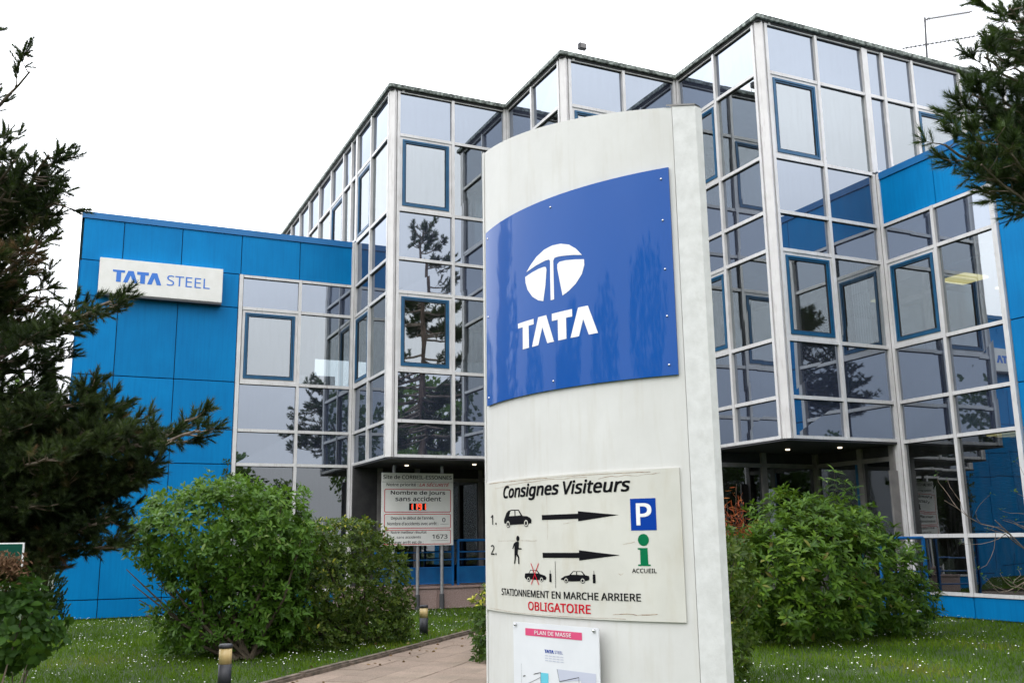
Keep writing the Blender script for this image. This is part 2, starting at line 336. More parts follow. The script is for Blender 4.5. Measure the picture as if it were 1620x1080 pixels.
def grid(face, ts, zs, kinds, special={}, ends=(.03, .03), mull=True, tw=.062, mw=.06):
    """transoms, mullions and panes of one facade plane. kinds: one letter per row (s spandrel, v glass, k dark glass)"""
    n = len(ts)-1
    for i in range(1, n): fbox('mullion', face, ts[i]-mw/2, ts[i]+mw/2, zs[0], zs[-1], -.06, .06, m_alu)
    for j, z in enumerate(zs):
        for i in range(n):
            l = ts[i]+(mw/2 if i else ends[0]); r = ts[i+1]-(mw/2 if i < n-1 else ends[1])
            h = tw if 0 < j < len(zs)-1 else tw*.9
            zz0 = z-h/2 if j else z; zz1 = z+h/2 if j < len(zs)-1 else z
            if j == len(zs)-1: zz0 = z-h
            if j == 0: zz1 = z+h
            fbox('transom', face, l, r, zz0, zz1, -.05, .045, m_alu)
            fbox('gasket', face, l, r, zz0-.014, zz0-.001, -.02, .018, m_gasket) if j else None
    for j in range(len(zs)-1):
        for i in range(n):
            l = ts[i]+(mw/2 if i else ends[0]); r = ts[i+1]-(mw/2 if i < n-1 else ends[1])
            z0 = zs[j]+(tw*.9 if j == 0 else tw/2); z1 = zs[j+1]-(tw*.9 if j == len(zs)-2 else tw/2)
            k = special.get((i, j), kinds[j])
            if k == 'w': window(face, l, r, z0, z1)
            elif k == 'n': pass
            else: pane({'s': 'spandrel_panel', 'v': 'glass_pane', 'k': 'glass_pane'}[k], face, l+.002, r-.002, z0+.002, z1-.002, {'s': m_span, 'v': m_glass, 'k': m_dark}[k])
def corner(x, y, z0, z1):
    bm = bmesh.new(); prism(bm, [(x+.085, y-.035), (x+.03, y-.062), (x-.062, y+.03), (x-.035, y+.085), (x+.06, y+.06)], z0, z1)
    child(obj('corner_post', bm, m_post), B)
    bm = bmesh.new(); addbox(bm, (x+.098, y-.055, z0), (x+.155, y+.05, z1)); addbox(bm, (x-.055, y+.098, z0), (x+.05, y+.155, z1))
    child(obj('corner_post', bm, m_alu), B)
    bm = bmesh.new(); addbox(bm, (x+.0, y-.02, z0+.01), (x+.1, y+.02, z1-.01)); addbox(bm, (x-.02, y+.021, z0+.01), (x+.02, y+.1, z1-.01))
    child(obj('gasket', bm, m_gasket), B)
def inner(x, y, z0, z1):   # reentrant corner: A wall to the left of x at y, B wall coming forward at x
    bm = bmesh.new(); addbox(bm, (x-.115, y-.052, z0), (x-.060, y+.05, z1)); addbox(bm, (x-.052, y-.115, z0), (x+.05, y-.060, z1))
    child(obj('inner_post', bm, m_alu), B)
    bm = bmesh.new(); addbox(bm, (x-.0595, y-.0595, z0), (x+.03, y+.03, z1)); child(obj('gasket', bm, m_frame_dark), B)
ZB = [s_, g_, e_, d_, c_, b_, a_, T-.04]; KB = 'ssvssvs'
Em = .158
# bay faces
for (xa, xb, y, m) in ((X1, X2, Y1, 7.083), (X2, X3, Y2, 9.748), (X3, X4, Y3, 12.37)):
    sp_ = {(0, 2): 'w', (0, 5): 'w'}
    grid(('A', y), [xa, m, xb], ZB, KB, sp_, ends=(Em, .118))
for (x, ya, yb, m) in ((X1, Y1, Y0, 19.52), (X2, Y1-2.638, Y1, 16.855), (X3, Y3, Y2, 14.2)):
    grid(('B', x), [ya, m, yb], ZB, KB, {(1, 2): 'w', (1, 5): 'w'}, ends=(Em, .118))
for x, y in ((X1, Y1), (X2, Y2), (X3, Y3)): corner(x, y, s_, T-.04)
inner(X2, Y1, s_, T-.04); inner(X3, Y2, s_, T-.04)
inner(X1, Y0, 0.0, b_+.0); inner(X4, Y3, 0.0, b_+.0)
# upper storey running on over the wings
tsB = [Y0, 21.12, 21.85, 23.05, 24.33, 25.5, 26.65, 27.8, 29.0, 30.2]
grid(('B', X1), tsB, [b_+.05, a_, T-.04], 'vs', {(2, 0): 'w', (5, 0): 'w', (6, 0): 'w'}, ends=(.03, .1))
tsA = [X4, 14.05, 14.84, 16.17, 17.5, 18.8, 20.1, 21.4, 22.7]
grid(('A', Y3), tsA, [b_+.05, a_, T-.04], 'ss', {(2, 0): 'w', (3, 0): 'w', (6, 0): 'w', (1, 0): 'v'}, ends=(.03, .1))
fbox('mullion', ('A', Y3), X4-.115, X4-.045, b_+.03, T-.04, -.06, .06, m_alu); fbox('mullion', ('A', Y3), X4-.045, X4+.03, b_+.06, T-.04, -.06, .052, m_alu)
fbox('mullion', ('B', X1), Y0-.115, Y0-.045, b_+.03, T-.04, -.06, .06, m_alu); fbox('mullion', ('B', X1), Y0-.045, Y0+.03, b_+.06, T-.04, -.06, .052, m_alu)
# left wing glazing
grid(('A', Y0), [XW, 4.478, X1], [p0, p1, s_, g_, e_, d_, c_+.03], 'kksssvs'[:0]+'kkssvs', {(0, 4): 'w'}, ends=(.06, .118))
fbox('mullion', ('A', Y0), XW-.03, XW+.045, .0, c_+.03, -.05, .065, m_alu)
# right wing glazing
grid(('B', X4), [Y4, 11.635, Y3], [p0, p1, s_, g_, e_, d_, c_+.03], 'kkssvs', {(1, 4): 'w'}, ends=(.06, .118))
fbox('mullion', ('B', X4), Y4-.045, Y4+.045, .0, c_+.03, -.05, .068, m_alu)
# blue cladding, one object per panel
def cladding(face, rows):
    for ts, z0, z1 in rows:
        for t0, t1 in zip(ts, ts[1:]):
            fbox('cladding_panel', face, t0+.007, t1-.007, z0+.008, z1-.008, -.02, .02+random.uniform(-.0015, .0015), m_blue, bevel=.004)
LC = [XL, .79, 1.94, XW-.035]
rows = [([XL, .81, 1.96, 3.19, 4.455, X1-.06], c_+.035, WT-.13)]
zz = [0.0, p0, p1, s_, g_, e_, d_, c_+.035]
rows += [(LC, z0, z1) for z0, z1 in zip(zz, zz[1:])]
rows += [([XW+.045, 4.478, X1-.12], 0.0, p0-.004)]
cladding(('A', Y0), rows)
RC = [Y4-.05-1.22*k for k in range(0, 6)][::-1]
rows = [([Y4-.05-1.22*k for k in range(5, -1, -1)]+[11.55, Y3-.06], c_+.035, WT-.13)]
rows += [(RC, z0, z1) for z0, z1 in zip(zz, zz[1:])]
rows += [([Y4+.05, 11.635, Y3-.12], 0.0, p0-.004)]
cladding(('B', X4), rows)
cladding(('B', XL), [([Y0+.03]+[Y0+1.25*k for k in range(1, 6)], z0, z1) for z0, z1 in zip(zz, zz[1:])])
cladding(('A', Y4-.05-1.22*5), [([X4+.03]+[X4+1.3*k for k in range(1, 5)], z0, z1) for z0, z1 in zip(zz, zz[1:])])
for face, t0, t1 in ((('A', Y0), XL-.03, X1-.062), (('B', X4), Y4-.08-1.22*5, Y3-.062), (('B', XL), Y0-.0, 31)):
    fbox('wing_coping', face, t0, t1, WT-.13, WT+.003, -.3, .045, m_bluecap)
YR = Y4-.05-1.22*5
# solid backing behind cladding, slabs, interior
fbox('backing_wall', ('A', Y0), XL+.03, XW-.04, 0, WT-.02, -.15, -.021, m_joint)
fbox('backing_wall', ('A', Y0), XW-.04, X1-.06, c_+.04, WT-.02, -.15, -.022, m_joint)
fbox('backing_wall', ('A', Y0), XW-.04, X1-.13, 0, p0-.01, -.15, -.022, m_joint)
fbox('backing_wall', ('B', X4), YR+.02, Y4-.05, 0, WT-.02, -.15, -.021, m_joint)
fbox('backing_wall', ('B', X4), Y4-.05, Y3-.06, c_+.04, WT-.02, -.15, -.022, m_joint)
fbox('backing_wall', ('B', X4), Y4-.05, Y3-.13, 0, p0-.01, -.15, -.022, m_joint)
fbox('backing_wall', ('B', XL), Y0+.17, 31, 0, WT-.02, -.15, -.021, m_joint)
fbox('backing_wall', ('A', YR), X4+.17, 21, 0, WT-.02, -.15, -.021, m_joint)
def slab(name, poly, z0, z1, mat):
    bm = bmesh.new(); prism(bm, poly, z0, z1); return child(obj(name, bm, mat), B)
i_ = .075
main = [(X1+i_, Y1+i_), (X2+i_, Y1+i_), (X2+i_, Y2+i_), (X3+i_, Y2+i_), (X3+i_, Y3+i_), (22.7, Y3+i_), (22.7, 31), (X1+i_, 31)]
slab('roof_slab', main, T-.25, T-.06, m_slab)
slab('ceiling', main, a_+.35, a_+.4, m_slab)
slab('floor_slab', main, c_+.25, c_+.55, m_slab)
slab('floor_slab', main, s_+.02, s_+.45, m_slab)
lw = [(XL+.16, Y0+.16), (X1+.02, Y0+.16), (X1+.02, 31), (XL+.16, 31)]
rw = [(X4+.16, YR+.16), (21, YR+.16), (21, Y3-.02), (X4+.16, Y3-.02)]
for nm, P_ in (('wing_roof', lw), ('wing_roof', rw)): slab(nm, P_, WT-.3, WT-.02, m_slab)
for P_ in (lw, rw): slab('floor_slab', P_, s_+.1, s_+.4, m_slab); slab('floor_slab', P_, .05, .3, m_slab)
# soffit under the bays
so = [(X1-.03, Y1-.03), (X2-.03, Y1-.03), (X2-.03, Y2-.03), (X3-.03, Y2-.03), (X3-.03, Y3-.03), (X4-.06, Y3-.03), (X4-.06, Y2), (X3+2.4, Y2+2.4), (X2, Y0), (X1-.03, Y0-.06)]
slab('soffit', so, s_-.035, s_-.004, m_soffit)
# roof edge
def edge(p, q, nx, ny):
    x0, x1 = sorted((p[0], q[0])); y0, y1 = sorted((p[1], q[1]))
    if nx: x0, x1 = p[0]-.11, p[0]+.2
    if ny: y0, y1 = p[1]-.11, p[1]+.2
    boxobj('roof_coping', (x0, y0, T-.03), (x1, y1, T+.055), m_coping, B, .006)
    boxobj('gasket', (x0+.05, y0+.05, T-.075), (x1-.01, y1-.01, T-.031), m_gasket, B)
edge((X1, Y1-.11), (X1, 31), 1, 0); edge((X1+.2, Y1), (X2-.11, Y1), 0, 1); edge((X2, Y2-.11), (X2, Y1-.11), 1, 0)
edge((X2+.2, Y2), (X3-.11, Y2), 0, 1); edge((X3, Y3-.11), (X3, Y2-.11), 1, 0); edge((X3+.2, Y3), (22.7, Y3), 0, 1)
boxobj('roof_coping', (X2-.11, Y1-.11, T-.03), (X2+.2, Y1+.2, T+.054), m_coping, B); boxobj('roof_coping', (X3-.11, Y2-.11, T-.03), (X3+.2, Y2+.2, T+.054), m_coping, B)
# interior core walls (seen through the clear panes)
for (x, y0w, y1w) in ((X1+3.3, Y1+3.4, 31), (X2+3.3, Y2+3.4, Y1+3.3), (X3+3.3, Y3+3.4, Y2+3.3)):
    boxobj('inner_wall', (x, y0w, s_+.46), (x+.1, y1w, T-.3), m_core, B)
for (y, x0w, x1w) in ((Y1+3.3, X1+3.4, X2+3.3), (Y2+3.3, X2+3.4, X3+3.3), (Y3+3.3, X3+3.4, 22)):
    boxobj('inner_wall', (x0w, y, s_+.46), (x1w, y+.1, T-.3), m_core, B)
boxobj('inner_wall', (XL+.2, Y0+3.8, .31), (X1, Y0+3.9, WT-.31), m_core, B); boxobj('inner_wall', (X4+3.6, YR+.2, .31), (X4+3.7, Y3-.05, WT-.31), m_core, B)
boxobj('inner_wall', (XW-.1, Y0+.2, .31), (XW-.02, Y0+3.75, WT-.31), m_core, B); boxobj('inner_wall', (X4+.2, Y4-.12, .31), (X4+3.5, Y4-.04, WT-.31), m_core, B)
boxobj('inner_wall', (X4+.17, Y3-.04, .31), (X4+3.5, Y3+.03, c_), m_core, B)
for (x, y, z) in ((12.6, Y3+1.2, c_+.22), (11.7, Y3+2.2, c_+.22), (9.4, Y2+1.3, c_+.22), (7.0, Y1+1.3, c_+.22), (X4+1.2, 11.5, s_+.06)):
    boxobj('ceiling_light', (x-.3, y-.3, z-.03), (x+.3, y+.3, z), m_lamp, B)
boxobj('ceiling', (X4+.17, Y4, 5.93), (X4+3.5, Y3-.05, 5.97), m_slab, B)
boxobj('ceiling_light', (X4+.75, 11.75, 5.89), (X4+1.35, 12.3, 5.925), m_lamp, B); boxobj('ceiling_light', (X4+2.2, 11.75, 5.89), (X4+2.8, 12.3, 5.925), m_lamp, B)
# curtains and sill things behind the first floor glass
for (x, y) in ((13.05, Y3+.25),):
    bm = bmesh.new(); n = 14
    for k in range(n):
        xa = x+k*.03; dy = .02*(k % 2); v = [bm.verts.new(c) for c in ((xa, y+dy, e_+.1), (xa+.03, y+.02-dy, e_+.1), (xa+.03, y+.02-dy, d_+.1), (xa, y+dy, d_+.1))]; bm.faces.new(v)
    child(obj('curtain', bm, m_curtain), B)
boxobj('desk_screen', (7.3, Y1+.35, e_-.05), (8.1, Y1+.42, e_+.33), m_curtain, B); boxobj('desk_screen', (4.6, Y0+.35, e_-.05), (5.4, Y0+.42, e_+.3), m_curtain, B)
# venetian blinds behind the right ground-floor panes
bm = bmesh.new()
for k in range(46):
    z = s_-.08-k*.036
    for (ya, yb) in ((Y4+.1, 11.58), (11.69, Y3-.15)):
        if yb > 12 and k > 40: continue
        vs = [bm.verts.new(c) for c in ((X4+.10, ya, z), (X4+.10, yb, z), (X4+.128, yb, z+.012), (X4+.128, ya, z+.012))]; bm.faces.new(vs)
tag(child(obj('window_blind', bm, m_blind), B), kind='stuff')
# recessed ground floor
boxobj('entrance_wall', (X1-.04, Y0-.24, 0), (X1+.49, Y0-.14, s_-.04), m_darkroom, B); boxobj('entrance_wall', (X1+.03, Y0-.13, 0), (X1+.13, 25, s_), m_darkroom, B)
YS = 15.0
gr = lambda face, ts, zs, wz: None
def entrance(face, ts, z0, z1, doors=()):
    for i, t in enumerate(ts):
        fbox('door_post', face, t-.06, t+.06, z0, z1, -.06, .05, m_frame_dark)
    for i, (ta, tb) in enumerate(zip(ts, ts[1:])):
        fbox('door_head', face, ta+.06, tb-.06, z1-.28, z1-.2, -.05, .04, m_frame_dark)
        pane('glass_pane', face, ta+.061, tb-.061, z0, z1-.281, m_dark)
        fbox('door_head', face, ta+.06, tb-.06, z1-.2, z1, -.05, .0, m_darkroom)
        if i in doors: fbox('door_jamb', face, ta+.07, ta+.12, z0, z1-.29, .002, .05, m_sash)
entrance(('A', Y0-.2), [X1+.55, 7.15, X2+.3], .42, s_-.04, (0,))
entrance(('B', X2+.3), [Y1-.1, 19.3, Y0-.26], .42, s_-.04)
entrance(('A', Y1-.16), [X2+.36, 9.9, X3+.1], .42, s_-.04)
entrance(('B', X3+.1), [YS, 16.5, Y1-.22], .42, s_-.04)
entrance(('A', YS), [X3+.1, 12.25, X4-.1], .0, s_-.04)
entrance(('B', X4-.1), [Y3+.1, 13.75, YS-.06], .0, s_-.04, (1,))
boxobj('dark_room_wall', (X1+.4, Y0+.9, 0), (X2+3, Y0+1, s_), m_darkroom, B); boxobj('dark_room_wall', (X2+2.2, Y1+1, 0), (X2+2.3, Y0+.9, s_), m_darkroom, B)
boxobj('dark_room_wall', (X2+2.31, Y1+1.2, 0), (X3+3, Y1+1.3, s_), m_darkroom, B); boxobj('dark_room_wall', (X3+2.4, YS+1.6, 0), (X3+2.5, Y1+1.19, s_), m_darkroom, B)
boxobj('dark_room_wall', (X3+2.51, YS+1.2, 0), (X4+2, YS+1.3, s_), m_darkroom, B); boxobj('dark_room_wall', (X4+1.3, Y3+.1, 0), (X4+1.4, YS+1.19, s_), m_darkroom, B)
fbox('grey_side_panel', ('A', Y3), X4-.30, X4-.13, 0.0, s_-.5, -.05, .0, m_frame_dark)
for (x, y) in ((7.9, 19.0), (8.0, 18.5), (10.3, 16.6), (10.7, 17.6), (12.2, 14.2), (12.9, 13.6), (6.6, 19.6)):
    bm = bmesh.new(); tube(bm, [Vector((x, y, s_-.055)), Vector((x, y, s_-.034))], [.04, .04], 12)
    child(obj('downlight', bm, m_down), B)

# roof equipment
fl = thing('floodlight', 'small black floodlight above the roof edge of the middle bay', 'floodlight', loc=(8.95, 15.75, 10.79))
boxobj('lamp_housing', (8.83, 15.6, 11.02), (9.0, 15.7, 11.15), m_steeldark, fl, .01)
boxobj('lamp_glass', (8.85, 15.59, 11.035), (8.98, 15.599, 11.135), m_frame_dark, fl)
bm = bmesh.new(); tube(bm, [Vector((8.95, 15.75, 10.79)), Vector((8.92, 15.71, 11.05))], [.008, .008], 5); child(obj('bracket', bm, m_steeldark), fl)
an = thing('television_antenna', 'tall thin rooftop antenna mast with two long comb-like booms', 'antenna', loc=(20.3, 17, T))
def yp(px, py, Y=17.0):
    d = FWD + RT*((px-810)/FPX) - UP*((py-540)/FPX); return Vector((0, 0, EYE)) + d*(Y/d.y)
bm = bmesh.new(); tube(bm, [Vector((yp(1467, 120).x, 17, T-.06)), yp(1467, 100), yp(1463, 28)], [.03, .03, .026], 6); child(obj('mast', bm, m_steeldark), an)
for (a, b) in (((1463, 31), (1538, 19)), ((1428, 77), (1546, 57))):
    bm = bmesh.new(); pa, pb = yp(*a), yp(*b); tube(bm, [pa, pb], [.016, .016], 5)
    for k in range(18):
        q = pa.lerp(pb, (k+.5)/18); tube(bm, [q-Vector((.0, .18, .0)), q+Vector((0, .18, 0))], [.009, .009], 4)
    child(obj('boom', bm, m_steeldark), an)
bm = bmesh.new()
for (a, b) in (((1462, 40), (1476, 20)), ((1464, 22), (1480, 44)), ((1430, 60), (1431, 88))): tube(bm, [yp(*a), yp(*b)], [.006, .006], 4)
child(obj('reflector', bm, m_steel), an)

# ------------------------------------------------------------------ wall sign
TATA_POLYS = [[(0.435, 2.576), (0.585, 2.576), (0.585, 2.545), (0.539, 2.545), (0.539, 2.418), (0.480, 2.418), (0.482, 2.547), (0.435, 2.547)],
 [(0.566, 2.418), (0.625, 2.577), (0.692, 2.577), (0.749, 2.418), (0.696, 2.418), (0.658, 2.514), (0.622, 2.418)],
 [(0.736, 2.576), (0.885, 2.576), (0.885, 2.535), (0.841, 2.535), (0.841, 2.419), (0.780, 2.419), (0.780, 2.535), (0.736, 2.535)],
 [(0.869, 2.419), (0.926, 2.577), (0.991, 2.577), (1.050, 2.419), (0.991, 2.419), (0.958, 2.508), (0.927, 2.419)]]
def tata(bm, x0, x1, y0, y1):
    for P_ in TATA_POLYS: put_poly(bm, [(x0+(x-.435)/.615*(x1-x0), y0+(y-2.418)/.159*(y1-y0)) for x, y in P_])
ws = thing('wall_sign', 'white box sign reading TATA STEEL on the blue wing wall', 'sign', loc=(1.6, Y0-.02, 6.3))
boxobj('sign_box', (.385, Y0-.215, 6.335), (2.795, Y0-.025, 7.065), m_board, ws, .008)
boxobj('sign_base', (.39, Y0-.21, 6.29), (2.79, Y0-.03, 6.334), m_steeldark, ws)
bm = bmesh.new(); tata(bm, .64, 1.575, 6.585, 6.835)
bmesh.ops.triangulate(bm, faces=bm.faces[:])
for v in bm.verts: v.co = Vector((v.co.x, Y0-.2185, v.co.y))
lt = child(obj('lettering', bm, m_letblue), ws)
bm = bmesh.new(); put_text(bm, 'STEEL', 1.68, 2.535, 6.60, 6.82, bold=.0)
for v in bm.verts: v.co = Vector((v.co.x, Y0-.2185, v.co.y))
child(obj('lettering', bm, m_letblue), ws)

# ------------------------------------------------------------------ TOTEM
CU, CN = Vector((.299, -.954)), Vector((-.954, -.299)); CTR = Vector((4.161, 5.175)); RAD = 1.8459; A0 = -.39745
def cyl(s, z, off=0.0):
    an_ = A0+s/RAD; q = CTR+(RAD+off)*(math.sin(an_)*CU+math.cos(an_)*CN); return Vector((q.x, q.y, z))
S0, SS, S1 = -.085, 1.515, 1.635
def ztop(s): return 3.808-(s+.058)*.145
to = thing('totem_sign', 'tall curved white sign pylon with blue logo panel and visitor notice', 'sign', loc=(2.6, 4.65, 0))
def chordback(s, off):   # mirrored rear surface
    f = (s-S0)/(S1-S0); p = cyl(s, 0); a, b = cyl(S0, 0), cyl(S1, 0)
    dch = (b-a).normalized(); foot = a+dch*(p-a).dot(dch); return foot-(p-foot)*1.0+Vector((.954, .299, 0))*off
bm = bmesh.new(); n = 40; Fr = []; Bk = []
for k in range(n+1):
    s = S0+.012+(SS-.004-S0-.012)*k/n
    p = cyl(s, 0); q = chordback(s, .05)
    Fr.append([bm.verts.new((p.x, p.y, z)) for z in (.02, ztop(s))]); Bk.append([bm.verts.new((q.x, q.y, z)) for z in (.02, ztop(s))])
for k in range(n):
    bm.faces.new((Fr[k][0], Fr[k+1][0], Fr[k+1][1], Fr[k][1])); bm.faces.new((Bk[k+1][0], Bk[k][0], Bk[k][1], Bk[k+1][1]))
    bm.faces.new((Fr[k][1], Fr[k+1][1], Bk[k+1][1], Bk[k][1]))
bm.faces.new((Fr[0][0], Fr[0][1], Bk[0][1], Bk[0][0])); bm.faces.new((Fr[n][1], Fr[n][0], Bk[n][0], Bk[n][1]))
child(obj('curved_shell', bm, m_totem, smooth=False), to)
def endpost(sa, sb, mat, off=.004):
    bm = bmesh.new(); m_ = 6; F = []
    for k in range(m_+1):
        s = sa+(sb-sa)*k/m_; p = cyl(s, 0, off); F.append((p.x, p.y, ztop(s)+.004))
    q1 = chordback(sb, .055); q0 = chordback(sa, .055)
    P_ = [(x, y) for x, y, z in F]+[(q1.x, q1.y), (q0.x, q0.y)]; Z = [z for x, y, z in F]+[ztop(sb)+.004, ztop(sa)+.004]
    a = [bm.verts.new((x, y, .0)) for x, y in P_]; b = [bm.verts.new((x, y, z)) for (x, y), z in zip(P_, Z)]
    bm.faces.new(a[::-1]); bm.faces.new(b)
    for i in range(len(P_)): j = (i+1) % len(P_); bm.faces.new((a[i], a[j], b[j], b[i]))
    return child(obj('end_post', bm, mat), to)
endpost(SS, S1, m_totemend); endpost(S0, S0+.03, m_totem, .006)
bm = bmesh.new()
for k in range(8):
    sa = SS-.03+(S1-SS+.03)*k/8; sb = SS-.03+(S1-SS+.03)*(k+1)/8
    vs = [cyl(sa, ztop(sa)+.005, .008), cyl(sb, ztop(sb)+.005, .008), cyl(sb, ztop(sb)+.014, .008), cyl(sa, ztop(sa)+.014, .008)]
    bm.faces.new([bm.verts.new(v) for v in vs])
    bm.faces.new([bm.verts.new(v) for v in (vs[3], vs[2], chordback(sb, .05)+Vector((0, 0, ztop(sb)+.014)), chordback(sa, .05)+Vector((0, 0, ztop(sa)+.014)))])
child(obj('top_cap', bm, m_frame_dark), to)
def bend(bm, off, name, mat, par, flat=None):
    xs = [v.co.x for v in bm.verts]; x = min(xs)
    while x < max(xs):
        x += .05
        bmesh.ops.bisect_plane(bm, geom=bm.verts[:]+bm.edges[:]+bm.faces[:], plane_co=(x, 0, 0), plane_no=(1, 0, 0))
    bmesh.ops.triangulate(bm, faces=[f for f in bm.faces if len(f.verts) > 3])
    for v in bm.verts: v.co = cyl(v.co.x, v.co.y, off+v.co.z)
    bmesh.ops.recalc_face_normals(bm, faces=bm.faces[:])
    ob = obj(name, bm, mat); ob.parent = par
    return ob
def plate(name, s0, s1, z0, z1, off0, off1, mat, par):
    """thin curved plate: smooth front, crisp edges (own vertices per side)"""
    bm = bmesh.new(); n = max(2, int((s1-s0)/.03)); S = [s0+(s1-s0)*k/n for k in range(n+1)]
    def strip(fa, fb, smooth):
        A = [bm.verts.new(fa(q)) for q in S]; B_ = [bm.verts.new(fb(q)) for q in S]
        for k in range(n): bm.faces.new((A[k], A[k+1], B_[k+1], B_[k])).smooth = smooth
    strip(lambda q: cyl(q, z0, off1), lambda q: cyl(q, z1, off1), True); strip(lambda q: cyl(q, z1, off1), lambda q: cyl(q, z1, off0), True); strip(lambda q: cyl(q, z0, off0), lambda q: cyl(q, z0, off1), True)
    for q, fl in ((s0, 1), (s1, 0)):
        v = [bm.verts.new(c) for c in (cyl(q, z0, off0), cyl(q, z0, off1), cyl(q, z1, off1), cyl(q, z1, off0))]; bm.faces.new(v if fl else v[::-1])
    return child(obj(name, bm, mat), par)
# part objects keep world-space vertices: parent inverse cancels the Empty's location, so sub-parts need no offset of their own
lp = plate('logo_panel', .0, 1.482, 2.155, 3.247, .002, .014, m_tatablue, to)
bm = bmesh.new()
CAP = [(0.527, 2.861), (0.566, 2.893), (0.62, 2.929), (0.686, 2.955), (0.75, 2.964), (0.816, 2.959), (0.875, 2.94), (0.923, 2.907), (0.962, 2.863), (0.906, 2.875), (0.848, 2.884), (0.796, 2.890), (0.767, 2.889), (0.757, 2.874), (0.757, 2.762), (0.757, 2.654), (0.730, 2.654), (0.730, 2.767), (0.732, 2.879), (0.725, 2.889), (0.694, 2.89), (0.619, 2.880)]
LB1 = [(0.515, 2.835), (0.581, 2.848), (0.638, 2.855), (0.683, 2.856), (0.698, 2.851), (0.702, 2.835), (0.691, 2.749), (0.671, 2.661), (0.628, 2.674), (0.577, 2.706), (0.535, 2.755), (0.517, 2.801)]
LB2 = [(0.787, 2.848), (0.803, 2.858), (0.847, 2.857), (0.913, 2.848), (0.975, 2.836), (0.976, 2.804), (0.958, 2.757), (0.916, 2.712), (0.866, 2.681), (0.82, 2.663), (0.804, 2.739), (0.786, 2.823)]
for P_ in (CAP, LB1, LB2): put_poly(bm, P_)
bmesh.ops.triangulate(bm, faces=bm.faces[:]); bend(bm, .0155, 'emblem', m_white, lp)
bm = bmesh.new(); tata(bm, .435, 1.05, 2.418, 2.577); bmesh.ops.triangulate(bm, faces=bm.faces[:]); bend(bm, .0155, 'lettering', m_white, lp)
for (s, z) in ((1.441, 3.189), (1.44, 2.964), (1.44, 2.703), (1.439, 2.457), (1.438, 2.207), (.744, 3.19), (.736, 2.201), (.04, 3.2), (.04, 2.2), (.04, 2.7)):
    bm = bmesh.new(); bmesh.ops.create_uvsphere(bm, u_segments=8, v_segments=6, radius=.0065, matrix=Matrix.Translation(cyl(s, z, .0135))); obj('rivet', bm, m_rivet, lp, True)
npn = plate('notice_panel', -.055, 1.462, .965, 1.695, .002, .010, m_notice, to)
def note(name, mat, fn, off=.0115, par=None):
    bm = bmesh.new(); fn(bm); bmesh.ops.triangulate(bm, faces=bm.faces[:]); return bend(bm, off, name, mat, par or npn)
note('lettering', m_black, lambda b: (put_text(b, 'Consignes', .232, .757, 1.572, 1.664, bold=.026, shear=.22), put_text(b, 'Visiteurs', .785, 1.205, 1.590, 1.662, bold=.026, shear=.22)))
note('lettering', m_black, lambda b: (put_text(b, '1.', .045, .135, 1.448, 1.506, bold=.01), put_text(b, '2.', .04, .13, 1.277, 1.334, bold=.01)))
def arrow(b, z):
    put_poly(b, rect(.618, .884, z-.013, z+.013)); put_poly(b, [(.884, z-.026), (1.132, z), (.884, z+.026)])
note('arrow', m_black, lambda b: arrow(b, 1.476)); note('arrow', m_black, lambda b: arrow(b, 1.2785))
CAR = [(0.238, 1.474), (0.268, 1.51), (0.292, 1.523), (0.33, 1.527), (0.407, 1.525), (0.445, 1.49), (0.488, 1.487), (0.515, 1.478), (0.527, 1.467), (0.527, 1.449), (0.499, 1.447), (0.462, 1.445), (0.32, 1.443), (0.267, 1.449), (0.239, 1.455)]
note('car_pictogram', m_black, lambda b: (put_poly(b, CAR), put_poly(b, circ(.288, 1.448, .024, .021)), put_poly(b, circ(.478, 1.450, .023, .021))))
note('car_pictogram', m_notice, lambda b: (put_poly(b, [(.303, 1.492), (.318, 1.518), (.33, 1.521), (.362, 1.520), (.364, 1.492)]), put_poly(b, [(.374, 1.492), (.374, 1.520), (.402, 1.519), (.427, 1.493)]),
    put_ring(b, circ(.288, 1.448, .019, .017), circ(.288, 1.448, .012, .011)), put_ring(b, circ(.478, 1.450, .018, .017), circ(.478, 1.450, .011, .011))), .0122)
PED = [(0.37, 1.350), (0.395, 1.352), (0.405, 1.347), (0.401, 1.317), (0.431, 1.315), (0.431, 1.309), (0.394, 1.308), (0.389, 1.288), (0.406, 1.267), (0.405, 1.231), (0.393, 1.231), (0.392, 1.263), (0.374, 1.279), (0.369, 1.256), (0.36, 1.232), (0.349, 1.231), (0.355, 1.259), (0.355, 1.294), (0.357, 1.329), (0.342, 1.311), (0.332, 1.312), (0.349, 1.34)]
note('walker_pictogram', m_black, lambda b: (put_poly(b, PED), put_poly(b, circ(.393, 1.368, .0165, .0155))))
note('parking_symbol', m_pblue, lambda b: put_poly(b, rect(1.199, 1.335, 1.398, 1.553)))
note('parking_symbol', m_white, lambda b: put_text(b, 'P', 1.230, 1.312, 1.422, 1.530, bold=.02), .0122)
note('information_symbol', m_green, lambda b: (put_poly(b, [(1.231, 1.313), (1.283, 1.313), (1.284, 1.235), (1.296, 1.234), (1.296, 1.227), (1.23, 1.227), (1.23, 1.234), (1.243, 1.235), (1.243, 1.305), (1.231, 1.306)]), put_poly(b, circ(1.263, 1.352, .029))))
note('lettering', m_black, lambda b: put_text(b, 'ACCUEIL', 1.196, 1.326, 1.194, 1.215, bold=.012))
CR3 = [(0.754, 1.16), (0.782, 1.173), (0.814, 1.179), (0.841, 1.199), (0.901, 1.199), (0.921, 1.18), (0.944, 1.176), (0.947, 1.16), (0.937, 1.154), (0.912, 1.15), (0.826, 1.147), (0.781, 1.151), (0.755, 1.155)]
